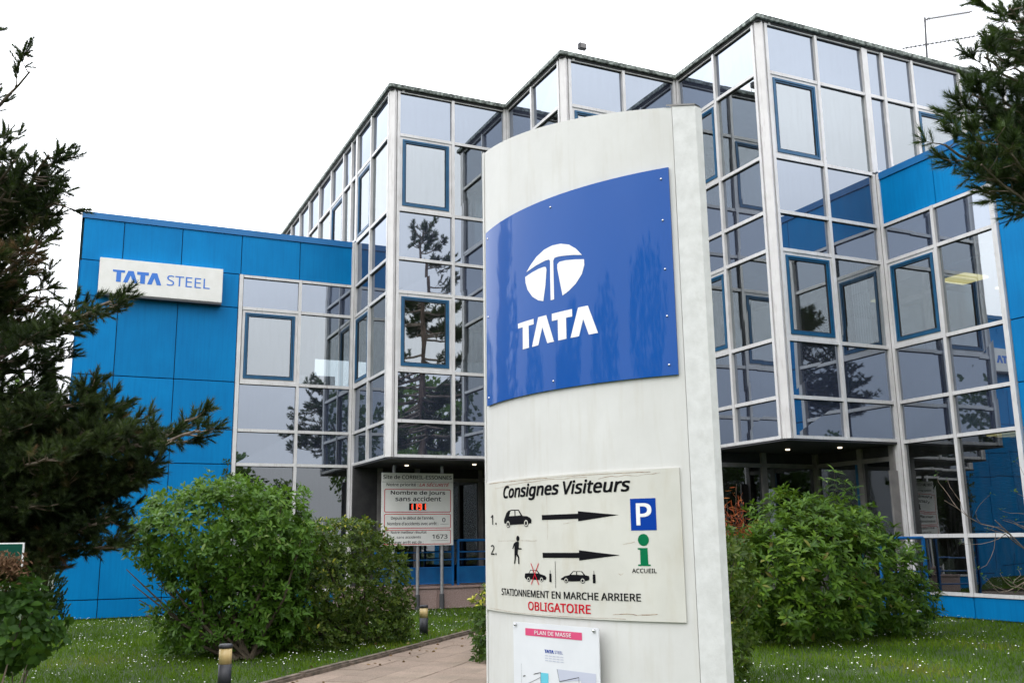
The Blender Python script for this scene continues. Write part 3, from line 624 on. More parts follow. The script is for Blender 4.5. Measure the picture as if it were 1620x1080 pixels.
CR2 = [(0.455, 1.161), (0.461, 1.182), (0.494, 1.184), (0.51, 1.201), (0.567, 1.202), (0.594, 1.181), (0.636, 1.173), (0.647, 1.162), (0.64, 1.152), (0.603, 1.149), (0.514, 1.151), (0.472, 1.15)]
note('car_pictogram', m_black, lambda b: (put_poly(b, CR3), put_poly(b, circ(.792, 1.152, .0155, .0135)), put_poly(b, circ(.903, 1.152, .0155, .0135))))
note('car_pictogram', m_black, lambda b: (put_poly(b, CR2), put_poly(b, circ(.493, 1.152, .0155, .0135)), put_poly(b, circ(.606, 1.153, .0155, .0135))))
note('car_pictogram', m_notice, lambda b: ([put_ring(b, circ(x, 1.1525, .0125, .0105, 12), circ(x, 1.1525, .008, .0068, 12)) for x in (.792, .903, .493, .606)],
    put_poly(b, [(.828, 1.181), (.845, 1.196), (.862, 1.196), (.862, 1.181)]), put_poly(b, [(.869, 1.181), (.869, 1.196), (.896, 1.196), (.910, 1.181)]),
    put_poly(b, [(.502, 1.184), (.515, 1.198), (.533, 1.198), (.533, 1.184)]), put_poly(b, [(.539, 1.184), (.539, 1.198), (.562, 1.198), (.580, 1.184)])), .0122)
note('post_pictogram', m_black, lambda b: [(put_poly(b, rect(x, x+.017, 1.141, 1.184)), put_poly(b, rect(x+.0065, x+.0095, 1.184, 1.202))) for x in (.668, .967)]+[put_poly(b, rect(.7135, .7165, 1.111, 1.248))])
note('red_cross', m_red, lambda b: (line(b, (.517, 1.236), (.584, 1.124), .005), line(b, (.584, 1.236), (.517, 1.124), .005)), .013)
note('lettering', m_black, lambda b: put_text(b, 'STATIONNEMENT EN MARCHE ARRIERE', .196, 1.238, 1.058, 1.0955, bold=.02))
note('lettering', m_red, lambda b: put_text(b, 'OBLIGATOIRE', .484, .949, .990, 1.036, bold=.022))
def cracks(b):
    rr = random.Random(3)
    def run(s, z, n, ds, dz, w):
        for k in range(n):
            s2 = s+ds*rr.uniform(.5, 1.5); z2 = z+dz*rr.uniform(-1, 1); line(b, (s, z), (s2, z2), w*rr.uniform(.4, 1.2)); s, z = s2, z2
    run(.12, 1.655, 16, .055, .006, .0022); run(1.02, 1.66, 10, .03, .007, .002); run(.02, 1.688, 24, .055, .0012, .003); run(.15, 1.357, 13, .035, .002, .0016); run(1.08, .992, 7, .03, .004, .004)
    run(1.15, 1.33, 3, .03, .008, .002); run(1.12, 1.19, 2, .015, .015, .002); run(.78, 1.44, 3, .03, .008, .0012); run(.02, .975, 20, .06, .0015, .002)
    for z in np.arange(1.36, 1.62, .03): line(b, (.66, z), (.661, z+.028), .0012)
note('crack', m_crack, cracks, .0110)['kind'] = 'stuff'
# plan board standing off the shell
pb_a, pb_b = cyl(.405, 0, .03), cyl(1.03, 0, .03)
PU = (pb_b-pb_a).normalized(); PN = Vector((PU.y, -PU.x, 0)); PN = PN if PN.dot(Vector((-.954, -.299, 0))) > 0 else -PN
PLN = (pb_b-pb_a).length
def flat(u, z, off=0): 
    p = pb_a+PU*u*PLN+PN*(.03+off); return Vector((p.x, p.y, z))
bm = bmesh.new(); vs = []
for off in (0, -.006):
    for (u, z) in ((0, .2), (1, .2), (1, .928), (0, .928)): vs.append(bm.verts.new(flat(u, z, off)))
for f in ((0, 1, 2, 3), (7, 6, 5, 4), (0, 4, 5, 1), (1, 5, 6, 2), (2, 6, 7, 3), (3, 7, 4, 0)): bm.faces.new([vs[i] for i in f])
plb = child(obj('plan_board', bm, m_plan), to)
def onflat(name, mat, fn, off=.0015):
    b = bmesh.new(); fn(b); bmesh.ops.triangulate(b, faces=b.faces[:])
    for v in b.verts: v.co = flat(v.co.x, v.co.y, off+v.co.z)
    bmesh.ops.recalc_face_normals(b, faces=b.faces[:]); o_ = obj(name, b, mat); o_.parent = plb
onflat('title_bar', m_pink, lambda b: put_poly(b, rect(.155, .82, .864, .901)))
onflat('lettering', m_white, lambda b: put_text(b, 'PLAN DE MASSE', .27, .70, .873, .893, bold=.012), .0025)
onflat('lettering', m_pblue, lambda b: (tata(b, .385, .495, .785, .802), put_text(b, 'STEEL', .505, .60, .786, .801)))
onflat('lettering', m_mapgrey, lambda b: [[put_poly(b, rect(.39+k*.045, .425+k*.045, z, z+.004)) for k in range(5)] for z in (.770, .758, .746)])
onflat('site_plan', m_mapgrey, lambda b: (put_poly(b, [(.53, .712), (.96, .712), (.96, .30), (.80, .30), (.78, .60), (.80, .672), (.555, .652)]), put_poly(b, rect(.06, .20, .30, .36))))
onflat('site_plan', m_cyan, lambda b: (put_poly(b, rect(.335, .425, .45, .685)),))
onflat('site_plan', m_black, lambda b: (line(b, (.53, .712), (.555, .653), .003), line(b, (.555, .653), (.775, .685), .003), line(b, (.775, .685), (.775, .52), .003), line(b, (.335, .685), (.25, .672), .003), line(b, (.335, .45), (.335, .685), .003), line(b, (.10, .60), (.33, .66), .002), line(b, (.10, .72), (.10, .3), .0015), line(b, (.12, .655), (.15, .66), .004)), .0025)
for (u, z) in ((.035, .915), (.955, .915), (.035, .22), (.955, .22)):
    bm = bmesh.new(); tube(bm, [flat(u, z, -.03), flat(u, z, .008), flat(u, z, .012)], [.008, .008, .005], 12); obj('standoff_stud', bm, m_rivet, plb, True)

# ------------------------------------------------------------------ ACCIDENT BOARD
ab = thing('safety_board', 'white safety notice board on three grey posts under the bay', 'sign', loc=(6.7, 19.2, 0))
bx0, bx1, bz0, bz1, bY = 5.93, 7.485, 1.275, 2.745, 19.17
boxobj('board', (bx0, bY, bz0), (bx1, bY+.03, bz1), m_board, ab, .003)
for x, yb, zt in ((6.21, bY+.07, 2.9), (6.73, bY+.07, 2.5), (7.26, bY+.07, 2.9)):
    bm = bmesh.new(); tube(bm, [Vector((x, yb, 0)), Vector((x, yb, zt))], [.035, .035], 12); p_ = child(obj('post', bm, m_steel, smooth=False), ab)
    bm = bmesh.new(); tube(bm, [Vector((x, yb, 0)), Vector((x, yb, .30))], [.052, .052], 12); obj('sleeve', bm, m_steeldark, p_)
def bd(name, mat, fn, off=.002):
    b = bmesh.new(); fn(b); bmesh.ops.triangulate(b, faces=b.faces[:])
    w, h = bx1-bx0, bz1-bz0
    for v in b.verts: v.co = Vector((bx0+v.co.x*w, bY-off-v.co.z, bz1-v.co.y*h))
    bmesh.ops.recalc_face_normals(b, faces=b.faces[:]); child(obj(name, b, mat), ab)
def bt(b, s, x0, x1, yt, yb, **kw): put_text(b, s, x0, x1, yb, yt, **kw)
for args in (('Site de CORBEIL-ESSONNES', .02, .975, .03, .085, .016), ('Notre priorité :', .065, .50, .14, .195, .010), ('Nombre de jours', .125, .88, .245, .315, .018), ('sans accident', .19, .82, .325, .39, .018),
  ("Depuis le début de l'année,", .13, .725, .60, .655, .010), ("Nombre d'accidents avec arrêt :", .08, .785, .675, .72, .010), ('Notre meilleur résultat', .13, .62, .795, .835, .010), ('sans accidents', .21, .54, .865, .90, .010),
  ('avec arrêt est de :', .18, .575, .93, .972, .010), ('0', .845, .885, .62, .68, .014), ('1673', .705, .915, .85, .91, .014)):
    bd('lettering', m_black, lambda b: bt(b, *args[:5], bold=args[5]))
for q in ((.69, .935, .93, .932), (.815, .71, .93, .708), (.0, .128, 1, .126)): bd('printed_line', m_black, lambda b: line(b, q[:2], q[2:], .003))
bd('lettering', m_red, lambda b: bt(b, 'LA SÉCURITÉ', .52, .94, .13, .185, bold=.012, shear=.25))
def rr_(b, x0, x1, y0, y1, w=.009, r=.02):
    def pts(x0, x1, y0, y1, r):
        o_ = []
        for cx, cy, a0 in ((x1-r, y1-r, 0), (x0+r, y1-r, 90), (x0+r, y0+r, 180), (x1-r, y0+r, 270)):
            for k in range(5): a = R(a0+22.5*k); o_.append((cx+r*math.cos(a), cy+r*math.sin(a)))
        return o_
    put_ring(b, pts(x0, x1, y0, y1, r), pts(x0+w, x1-w, y0+w, y1-w, r-w*.6))
bd('red_border', m_red, lambda b: (rr_(b, .035, .965, .225, .545), rr_(b, .035, .965, .565, .765), rr_(b, .035, .965, .785, .985)))
def cells(b):
    for k in range(4): put_poly(b, rect(.375+.062*k, .428+.062*k, .42, .515))
bd('display_cell', m_black, cells, .004)
def leds(b):
    seg = {'a': (0, 1, 1, 1), 'b': (1, 1, 1, .5), 'c': (1, .5, 1, 0), 'd': (0, 0, 1, 0), 'e': (0, 0, 0, .5), 'f': (0, .5, 0, 1), 'g': (0, .5, 1, .5)}
    for k, ch in enumerate(('bc', 'bc', 'abcdfg', 'bc')):
        for q in ch:
            xa, ya, xb, yb = seg[q]; X = lambda x: .386+.062*k+x*.032; Y = lambda y: .505-y*.075
            line(b, (X(xa), Y(ya)), (X(xb), Y(yb)), .009)
bd('display_digits', m_led, leds, .006)

# ------------------------------------------------------------------ entrance terrace, railing
tr = thing('entrance_terrace', 'low terrace with pinkish granite edge under the left bay', 'terrace', loc=(7.5, 19.35, 0))
for k in range(5): boxobj('granite_slab', (5.3+k*.95+.004, 19.36, 0), (5.3+(k+1)*.95-.004, 19.44, .40), m_granite, tr, .004)
for k in range(5): boxobj('edge_stone', (5.3+k*.95+.004, 19.33, .404), (5.3+(k+1)*.95-.004, 19.75, .45), m_granite, tr, .005)
boxobj('paving', (5.3, 19.755, 0), (8.6, 20.45, .445), m_granite, tr)
def railing(name, label, pts, z0, z1, infill):
    t_ = thing(name, label, 'railing', 'blue metal railings by the entrance', loc=tuple(pts[0])+(z0,))
    for a, b in zip(pts, pts[1:]):
        a, b = Vector((*a, 0)), Vector((*b, 0))
        for f in (.0, .26, .43, .60, .95):
            z = z1-(z1-z0)*f; bm = bmesh.new(); r_ = .026 if f == 0 else .013
            tube(bm, [a+Vector((0, 0, z)), b+Vector((0, 0, z))], [r_, r_], 8); child(obj('rail', bm, m_rail), t_)
        if infill:
            d = (b-a).normalized(); nn = Vector((-d.y, d.x, 0))*.006; bm = bmesh.new()
            vs = [bm.verts.new(v) for v in (a+nn+Vector((0, 0, z0+.06)), b+nn+Vector((0, 0, z0+.06)), b+nn+Vector((0, 0, z0+.37)), a+nn+Vector((0, 0, z0+.37)), a-nn+Vector((0, 0, z0+.06)), b-nn+Vector((0, 0, z0+.06)), b-nn+Vector((0, 0, z0+.37)), a-nn+Vector((0, 0, z0+.37)))]
            for f in ((0, 1, 2, 3), (7, 6, 5, 4), (0, 4, 5, 1), (1, 5, 6, 2), (2, 6, 7, 3), (3, 7, 4, 0)): bm.faces.new([vs[i] for i in f])
            child(obj('infill_panel', bm, m_railglass), t_)
        n = max(1, int((b-a).length/.85))
        for k in range(n+1):
            p = a.lerp(b, k/n); boxobj('post', (p.x-.022, p.y-.022, z0), (p.x+.022, p.y+.022, z1), m_rail, t_)
    return t_
railing('railing', 'blue railing with solid lower panel behind the safety board', [(5.9, 19.5), (7.60, 19.5)], .452, 1.37, True)
railing('railing', 'blue railing to the right of the safety board beside the white pylon', [(7.72, 19.5), (9.6, 19.5)], .452, 1.37, True)
railing('railing', 'blue railing in front of the dark glass behind the rhododendron', [(12.5, 12.45), (13.5, 12.45)], .0, 1.30, False)

# ------------------------------------------------------------------ bollards
def bollard(x, y, label):
    t_ = thing('bollard_light', label, 'bollard', 'bollard lights along the path', loc=(x, y, 0))
    def tb(name, prof, mat):
        bm = bmesh.new(); tube(bm, [Vector((0, 0, z)) for z, r in prof], [r for z, r in prof], 20)
        o_ = obj(name, bm, mat, t_); 
        for f in o_.data.polygons: f.use_smooth = len(f.vertices) == 4
    tb('base', [(0, .063), (.24, .063)], m_bollblk); tb('lens', [(.2405, .061), (.385, .061)], m_bolllens)
    tb('cap', [(.3855, .065), (.415, .065), (.424, .055), (.428, .02)], m_bollblk)
def ground_px(px, py, z=0):
    d = FWD + RT*((px-810)/FPX) - UP*((py-540)/FPX); t = (z-EYE)/d.z; return d.x*t, d.y*t
bollard(*ground_px(357.5, 1017, .428), 'black and cream bollard light in the grass by the laurel bush')
bollard(*ground_px(670.5, 956, .428), 'black and cream bollard light in front of the safety board posts')

# ------------------------------------------------------------------ ground
bm = bmesh.new()
gx = [-160, -60, -25]+list(np.arange(-12, 30, 1.0))+[45, 80, 200]
gv = {}
for i, x in enumerate(gx):
    for j, y in enumerate(gx):
        gv[i, j] = bm.verts.new((x, y, -.02+(.012*noise.noise(Vector((x*.4, y*.4, 0))) if -12 <= x <= 30 else 0)))
for i in range(len(gx)-1):
    for j in range(len(gx)-1): bm.faces.new((gv[i, j], gv[i+1, j], gv[i+1, j+1], gv[i, j+1]))
lawn = tag(obj('lawn', bm, m_lawn), kind='structure')
# path: runs from lower left to the entrance
KA, KD = Vector((1.55, 9.66, 0)), Vector((.686, .727, 0)).normalized(); KN = Vector((KD.y, -KD.x, 0))
path = tag(bpy.data.objects.new('path', None), kind='structure'); COL.objects.link(path)
bm = bmesh.new(); vs = [KA+KN*.10-KD*5, KA+KN*2.2-KD*5, KA+KN*2.2+KD*10.5, KA+KN*.10+KD*10.5]
bm.faces.new([bm.verts.new(v+Vector((0, 0, .004))) for v in vs]); bmesh.ops.recalc_face_normals(bm, faces=bm.faces[:]); obj('joint_bed', bm, m_kerb, path)
ps = .42; pavers = []
rot = Matrix.Rotation(math.atan2(KD.y, KD.x), 4, 'Z')
pm = []
for q in range(4):
    bm = bmesh.new(); addbox(bm, (.005, .005, 0), (ps-.005, ps-.005, .016)); bmesh.ops.bevel(bm, geom=bm.edges[:], offset=.003, segments=1, affect='EDGES')
    me = bpy.data.meshes.new('paver'); bm.to_mesh(me); bm.free(); me.materials.append(m_paver); pm.append(me)
for i in range(-8, 22):
    for j in range(5):
        p = KA+KD*(i*ps)+KN*(.10+(j+1)*ps)
        o_ = bpy.data.objects.new('paver', pm[(i*3+j) % 4]); COL.objects.link(o_); o_.parent = path
        o_.matrix_world = Matrix.Translation(p+Vector((0, 0, .005+random.uniform(-.002, .002)))) @ rot @ Matrix.Rotation(random.uniform(-.006, .006), 4, 'X')
kerb = tag(bpy.data.objects.new('kerb', None), kind='structure'); COL.objects.link(kerb)
for i in range(16):
    bm = bmesh.new(); addbox(bm, (.004, -.10, -.02), (.996, 0, .07+random.uniform(-.006, .006))); bmesh.ops.bevel(bm, geom=bm.edges[:], offset=.018, segments=2, affect='EDGES')
    o_ = obj('kerb_stone', bm, m_kerb, kerb); o_.matrix_world = Matrix.Translation(KA+KD*(i-4)+KN*.10) @ rot @ Matrix.Rotation(random.uniform(-.01, .01), 4, 'Z')

def instmesh(name, V, F, mats, trans, vals, mat, parent=None, world=True):
    """merge many copies of a small template: V (n,3), F list of equal-length faces"""
    V = np.array(V, float); F = np.array(F, int); n = len(V); k = F.shape[1]; m = len(trans)
    W_ = np.einsum('mij,nj->mni', mats, V)+trans[:, None, :]
    FF = (F[None]+(np.arange(m)*n)[:, None, None]).reshape(-1, k)
    me = bpy.data.meshes.new(name); me.vertices.add(m*n); me.vertices.foreach_set('co', W_.reshape(-1).astype(np.float32))
    me.loops.add(FF.size); me.loops.foreach_set('vertex_index', FF.reshape(-1).astype(np.int32))
    me.polygons.add(len(FF)); me.polygons.foreach_set('loop_start', (np.arange(len(FF))*k).astype(np.int32)); me.polygons.foreach_set('loop_total', np.full(len(FF), k, np.int32))
    at_ = me.attributes.new('v', 'FLOAT', 'POINT'); at_.data.foreach_set('value', np.repeat(vals, n).astype(np.float32))
    me.update(calc_edges=True); me.materials.append(mat)
    ob = bpy.data.objects.new(name, me); COL.objects.link(ob)
    if parent: child(ob, parent)
    return ob
def frames(Z, spin=None):
    """rotation matrices whose z column is Z (m,3), random spin"""
    Z = Z/np.linalg.norm(Z, axis=1, keepdims=True); m = len(Z)
    A = rng.normal(size=(m, 3)) if spin is None else spin
    Xv = np.cross(A, Z); Xv /= np.linalg.norm(Xv, axis=1, keepdims=True); Yv = np.cross(Z, Xv)
    return np.stack([Xv, Yv, Z], axis=2)
# grass: patches the camera sees
def field(n, inside):
    x = rng.uniform(-5, 15, n*3); y = rng.uniform(6.5, 21, n*3); keep = inside(x, y); return np.stack([x[keep][:n], y[keep][:n]], 1)
kd = np.array(KD)[:2]; kn = np.array(KN)[:2]; ka = np.array(KA)[:2]
def notpath(x, y):
    q = (x-ka[0])*kn[0]+(y-ka[1])*kn[1]; return (q < -.02) | (q > 2.28)
def lawnmask(x, y):
    ok = notpath(x, y) & ~((y > Y0-.02) & (x > XL)) & ~((x > X4-.03) & (y < Y3+1)) & ~((y > 19.3) & (x > 5.25)) & ~((x > X1) & (y > 17.2) & (x > 8.6))
    # inside the view wedge
    ang = np.arctan2(x, y); return ok & (ang > -.30) & (ang < 1.02)
P2 = field(170000, lawnmask); m = len(P2)
d_ = np.hypot(P2[:, 0], P2[:, 1]); pz = np.array([noise.noise(Vector((x*1.7, y*1.7, 7))) for x, y in P2]); P2 = P2[(rng.random(m) < np.clip(14/d_, .5, 1)) & (rng.random(m) < np.clip(1.15+pz*1.4, .35, 1))]; m = len(P2)
Zt = np.stack([rng.normal(0, .35, m), rng.normal(0, .35, m), np.ones(m)], 1); G = frames(Zt)
sc = rng.uniform(.6, 1.3, m)
G = G*sc[:, None, None]
patch = np.array([noise.noise(Vector((x*.8, y*.8, 3))) for x, y in P2])
GV = [(-.0045, 0, -.03), (.0045, 0, -.03), (.003, .004, .022), (-.003, .004, .022), (0, .014, .048)]
gr_ = instmesh('grass', [(-.005, 0, -.02), (.005, 0, -.02), (.0006, .012, .045), (-.0006, .012, .045)], [(0, 1, 2, 3)], G, np.c_[P2, np.full(m, -.005)], np.clip(.45+patch*.7+rng.normal(0, .17, m), 0, 1), m_grass)
tag(gr_, 'short green lawn grass around the path and shrubs', 'grass', kind='stuff')
P3 = field(14000, lawnmask); w = np.array([noise.noise(Vector((x*.7, y*.7, 9)))+.7*noise.noise(Vector((x*3, y*3, 5))) for x, y in P3])
P3 = P3[rng.random(len(P3)) < np.clip(.22+w*1.5, .01, 1)]; m = len(P3)
Zt = np.stack([rng.normal(0, .3, m), rng.normal(-.1, .3, m), np.ones(m)], 1); G = frames(Zt)*rng.uniform(.6, 1.15, m)[:, None, None]
dv = [(0, 0, 0)]+[(.0082*math.cos(2*math.pi*k/7), .0082*math.sin(2*math.pi*k/7), .003) for k in range(7)]
da = instmesh('daisies', dv, [(0, k+1, (k+1) % 7+1) for k in range(7)], G, np.c_[P3, rng.uniform(.03, .06, m)], np.zeros(m), m_petal)
tag(da, 'small white daisies scattered over the lawn', 'flowers', kind='stuff')

# fallen leaves along the kerb
n_ = 110; tt = rng.uniform(-1, 9, n_); oo = np.abs(rng.normal(0, .35, n_))*np.where(rng.random(n_) < .6, 1, -1)+.12
PF = np.array([tuple(KA+KD*float(t)+KN*float(o__)+Vector((0, 0, .028))) for t, o__ in zip(tt, oo)])
Zt = np.stack([rng.normal(0, 1, n_), rng.normal(0, 1, n_), rng.normal(0, .12, n_)], 1)
m_litter = leafmat('dry_leaf_litter', [(0, (.09, .055, .025)), (.6, (.16, .10, .045)), (1, (.24, .19, .08))], .8, .1, (.2, .15, .06))
fl_ = instmesh('fallen_leaves', [(-.016, 0, 0), (0, .008, .022), (.016, 0, 0), (0, -.004, -.028)], [(0, 1, 2, 3)], frames(Zt), PF, rng.random(n_), m_litter)
tag(fl_, 'dry brown leaves scattered along the edge of the path', 'leaves', kind='stuff')

# ------------------------------------------------------------------ shrubs
def leaf_template(L_=.1, w=.035, fold=.25, bend_=.2):
    """flat-ish folded leaf along +z... lies along +Z, face towards +Y"""
    V = []
    for t, ww in ((0, .05), (.3, .85), (.65, 1.0), (1, .0)):
        z = t*L_; y = -bend_*L_*t*t
        V += [(-ww*w/2, y+fold*ww*w/2, z), (0, y, z), (ww*w/2, y+fold*ww*w/2, z)]
    F = []
    for k in range(3): a = k*3; F += [(a, a+1, a+4, a+3), (a+1, a+2, a+5, a+4)]
    return V, F
def leafmesh(name, V, F, mat):
    me = bpy.data.meshes.new(name); me.from_pydata(V, [], F); me.materials.append(mat); return me
CAMP = np.array([0, 0, EYE])
def shrub(root, V, F, mat, pos, mats, vals, n_parts=300, facing=None):
    """nearest leaves become parts, the others one foliage mesh"""
    d = np.linalg.norm(pos-CAMP, axis=1)-(.25*(mats[:, 2, 2]) if facing is None else facing)
    idx = np.argsort(d); near = idx[:n_parts]; far = idx[n_parts:]
    if n_parts:
        me = leafmesh('leaf', V, F, mat)
        inv = Matrix.Translation(root.location).inverted()
        for i in near:
            o_ = bpy.data.objects.new('leaf', me); COL.objects.link(o_); o_.parent = root; o_.pass_index = 1
            Mx = Matrix([list(mats[i][r])+[pos[i][r]] for r in range(3)]+[[0, 0, 0, 1]]); o_.matrix_local = inv @ Mx
    fo = instmesh('foliage', V, F, mats[far], pos[far], vals[far], mat, root); fo['kind'] = 'stuff'
    return fo
def lumps_surface(lumps, n, inner=.25, rough=.12, seed=0):
    """points in the outer layer of a union of ellipsoids; returns pos, outward normal"""
    r_ = np.random.default_rng(seed); P_ = []; Nn = []
    vol = np.array([a*b*c for _, (a, b, c) in lumps])**(2/3); cnt = (vol/vol.sum()*n*1.6).astype(int)
    for (c, rad), k in zip(lumps, cnt):
        u = r_.normal(size=(k, 3)); u /= np.linalg.norm(u, axis=1, keepdims=True)
        nz_ = np.array([noise.noise(Vector(tuple(q*2.6))+Vector(c)) for q in u])
        rr = 1+nz_*rough*2-inner*r_.random(k)**1.7
        p = np.array(c)+u*np.array(rad)*rr[:, None]; nn = u/np.array(rad); nn /= np.linalg.norm(nn, axis=1, keepdims=True)
        keep = np.ones(k, bool)
        for (c2, r2) in lumps:
            if c2 is c: continue
            q = (p-np.array(c2))/np.array(r2); keep &= (np.linalg.norm(q, axis=1) > .78)
        keep &= p[:, 2] > .04
        P_.append(p[keep]); Nn.append(nn[keep])
    P_ = np.concatenate(P_); Nn = np.concatenate(Nn); s = r_.permutation(len(P_))[:n]; return P_[s], Nn[s]
def stems(root, base, targets, r0=.03, mat=None):
    bm = bmesh.new()
    for t_ in targets:
        b = Vector(base)+Vector((random.uniform(-.15, .15), random.uniform(-.15, .15), 0)); t_ = Vector(t_)
        mid = b.lerp(t_, .5)+Vector((random.uniform(-.1, .1), random.uniform(-.1, .1), -.05)); tube(bm, [b, b.lerp(mid, .6), mid, t_], [r0, r0*.8, r0*.6, r0*.2], 5)
    return child(obj('stem', bm, mat or m_stem), root)
def rosettes(P_, Nn, k, up=.6, open_=.9, jit=.3, seed=1):
    """k leaves around each shoot"""
    r_ = np.random.default_rng(seed); m = len(P_)
    ax = Nn+np.array([0, 0, up])+r_.normal(0, jit, (m, 3)); ax /= np.linalg.norm(ax, axis=1, keepdims=True)
    Fm = frames(ax, r_.normal(size=(m, 3))); pos = []; mats = []; vals = []; sv = r_.random(m)
    for i in range(k):
        ph = 2*math.pi*(i+r_.random(m)*.5)/k; op = open_*(.6+.7*r_.random(m))
        dl = np.stack([np.cos(ph)*np.sin(op), np.sin(ph)*np.sin(op), np.cos(op)], 1); Z = np.einsum('mij,mj->mi', Fm, dl)
        # face direction (+Y of leaf) should look along the shoot axis
        Y = ax-Z*np.sum(ax*Z, 1, keepdims=True); Y /= np.linalg.norm(Y, axis=1, keepdims=True)+1e-9; Xv = np.cross(Y, Z)
        s = r_.uniform(.5, 1.25, m); mats.append(np.stack([Xv, Y, Z], 2)*s[:, None, None]); pos.append(P_+Z*.01+ax*(.0+.03*i/k)); vals.append(np.clip(sv*.6+r_.random(m)*.4, 0, 1))
    return np.concatenate(pos), np.concatenate(mats), np.concatenate(vals)

# laurel (left)
la = thing('laurel_bush', 'tall loose laurel bush with pale new shoots and top light tinted into the leaves in front of the blue wing', 'bush', loc=(2.2, 12.4, 0))
def lump(px, py, D, rx, ry, rz): 
    p = at(px, py, D); return ((p.x, p.y, p.z), (rx, ry, rz))
LL = [lump(345, 862, 12.3, .85, .85, .72), lump(270, 850, 12.4, .50, .55, .55), lump(430, 850, 12.3, .60, .6, .6), lump(330, 985, 12.2, .62, .6, .45), lump(410, 960, 12.2, .66, .6, .6), lump(345, 812, 12.5, .6, .6, .45)]
P_, Nn = lumps_surface(LL, 3400, .55, .22, 1); V_, F_ = leaf_template(.088, .032, .35, .25)
pos, mts, vv = rosettes(P_, Nn, 6, .5, .95, .45, 2); vv = np.clip(vv*.72+.22*np.clip((pos[:, 2]-1.2)/1.0, 0, 1), 0, 1)  # upper leaves tinted paler: young growth plus top light put into the colour
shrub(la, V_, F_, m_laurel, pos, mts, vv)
stems(la, (2.1, 12.5, 0), [Vector(P_[i]) for i in range(0, 60, 3)]+[at(200+10*k, 900+6*(k % 4)*4, 12.2) for k in range(8)], .028)
# clipped hedge next to it
he = thing('clipped_hedge', 'dense clipped evergreen hedge to the right of the laurel by the path', 'hedge', loc=(4.0, 14.0, 0))
HL = [lump(500, 930, 12.9, .72, .72, .62), lump(570, 925, 13.6, .72, .7, .68), lump(540, 870, 13.4, .68, .65, .42), lump(575, 985, 13.5, .66, .62, .42), lump(500, 1000, 12.8, .60, .6, .36), lump(455, 985, 12.6, .55, .5, .45), lump(470, 900, 13.0, .6, .6, .6)]
P_, Nn = lumps_surface(HL, 4400, .34, .10, 3); V_, F_ = leaf_template(.062, .027, .3, .2)
pos, mts, vv = rosettes(P_, Nn, 6, .55, .9, .4, 4); vv = np.clip(vv*.88, 0, 1)
top = (pos[:, 2] > 1.45) & (rng.random(len(pos)) < .12); vv[top] = 1
shrub(he, V_, F_, m_hedge, pos, mts, vv)
stems(he, (4.0, 14.0, 0), [Vector(P_[i]) for i in range(0, 80, 4)], .02)
# rhododendron
rh = thing('rhododendron', 'large rounded rhododendron bush in front of the dark entrance', 'bush', loc=(11.0, 12.0, 0))
RL = [lump(1270, 900, 12.9, 1.05, .85, .75), lump(1370, 915, 13.4, .85, .7, .62), lump(1190, 915, 12.6, .70, .6, .62), lump(1265, 845, 13.3, .75, .7, .55), lump(1300, 960, 12.6, 1.0, .6, .42), lump(1420, 955, 13.4, .60, .5, .42), lump(1330, 850, 13.6, .62, .6, .50)]
P_, Nn = lumps_surface(RL, 2000, .3, .21, 5); V_, F_ = leaf_template(.108, .034, .25, .3)
pos, mts, vv = rosettes(P_, Nn, 8, .8, 1.05, .25, 6); vv = vv*.9
bl = rng.random(len(vv)) < .012; vv[bl] = 1
shrub(rh, V_, F_, m_rhodo, pos, mts, vv)
stems(rh, (11.0, 12.0, 0), [Vector(P_[i]) for i in range(0, 100, 5)], .03)
# shrub right of the pylon, and variegated one at its left
sh = thing('evergreen_shrub', 'dark narrow evergreen shrub directly to the right of the white pylon', 'bush', loc=(5.6, 8.2, 0))
SL = [lump(1125, 930, 9.6, .42, .4, .5), lump(1120, 1010, 9.4, .45, .42, .5), lump(1135, 890, 9.8, .33, .3, .35)]
P_, Nn = lumps_surface(SL, 700, .3, .15, 7); V_, F_ = leaf_template(.075, .03, .3, .2)
pos, mts, vv = rosettes(P_, Nn, 6, .4, .9, .5, 8); shrub(sh, V_, F_, m_hedge, pos, mts, vv*.9, 200); stems(sh, (5.6, 8.2, 0), [Vector(P_[i]) for i in range(0, 50, 5)], .018)
va = thing('variegated_shrub', 'yellow tipped low shrub half hidden behind the left edge of the pylon', 'bush', loc=(4.6, 10.2, 0))
VL = [lump(800, 985, 11.3, .38, .35, .46), lump(812, 1040, 11.0, .42, .4, .4)]
P_, Nn = lumps_surface(VL, 420, .3, .15, 9); pos, mts, vv = rosettes(P_, Nn, 6, .5, .9, .5, 10)
vv = vv*.55; ytop = (pos[:, 2] > .62) & (rng.random(len(pos)) < .6); vv[ytop] = .9
shrub(va, V_, F_, m_varieg, pos, mts, vv, 150); stems(va, (4.6, 10.2, 0), [Vector(P_[i]) for i in range(0, 40, 5)], .015)
# broad-leaved shrub lower left
hy = thing('broad_leaved_shrub', 'leafy shrub with broad rounded leaves at the lower left below the green sign', 'bush', loc=(-.35, 8.6, 0))
YL = [lump(5, 955, 8.3, .34, .34, .26), lump(22, 1000, 8.2, .36, .36, .32), lump(-40, 985, 8.4, .5, .45, .42), lump(55, 1015, 8.6, .20, .2, .2)]
P_, Nn = lumps_surface(YL, 330, .35, .2, 11); V_, F_ = leaf_template(.085, .062, .15, .35)
pos, mts, vv = rosettes(P_, Nn, 5, .5, 1.15, .5, 12); shrub(hy, V_, F_, m_hydra, pos, mts, vv, 260); stems(hy, (-.35, 8.6, 0), [Vector(P_[i]) for i in range(0, 60, 5)], .012)
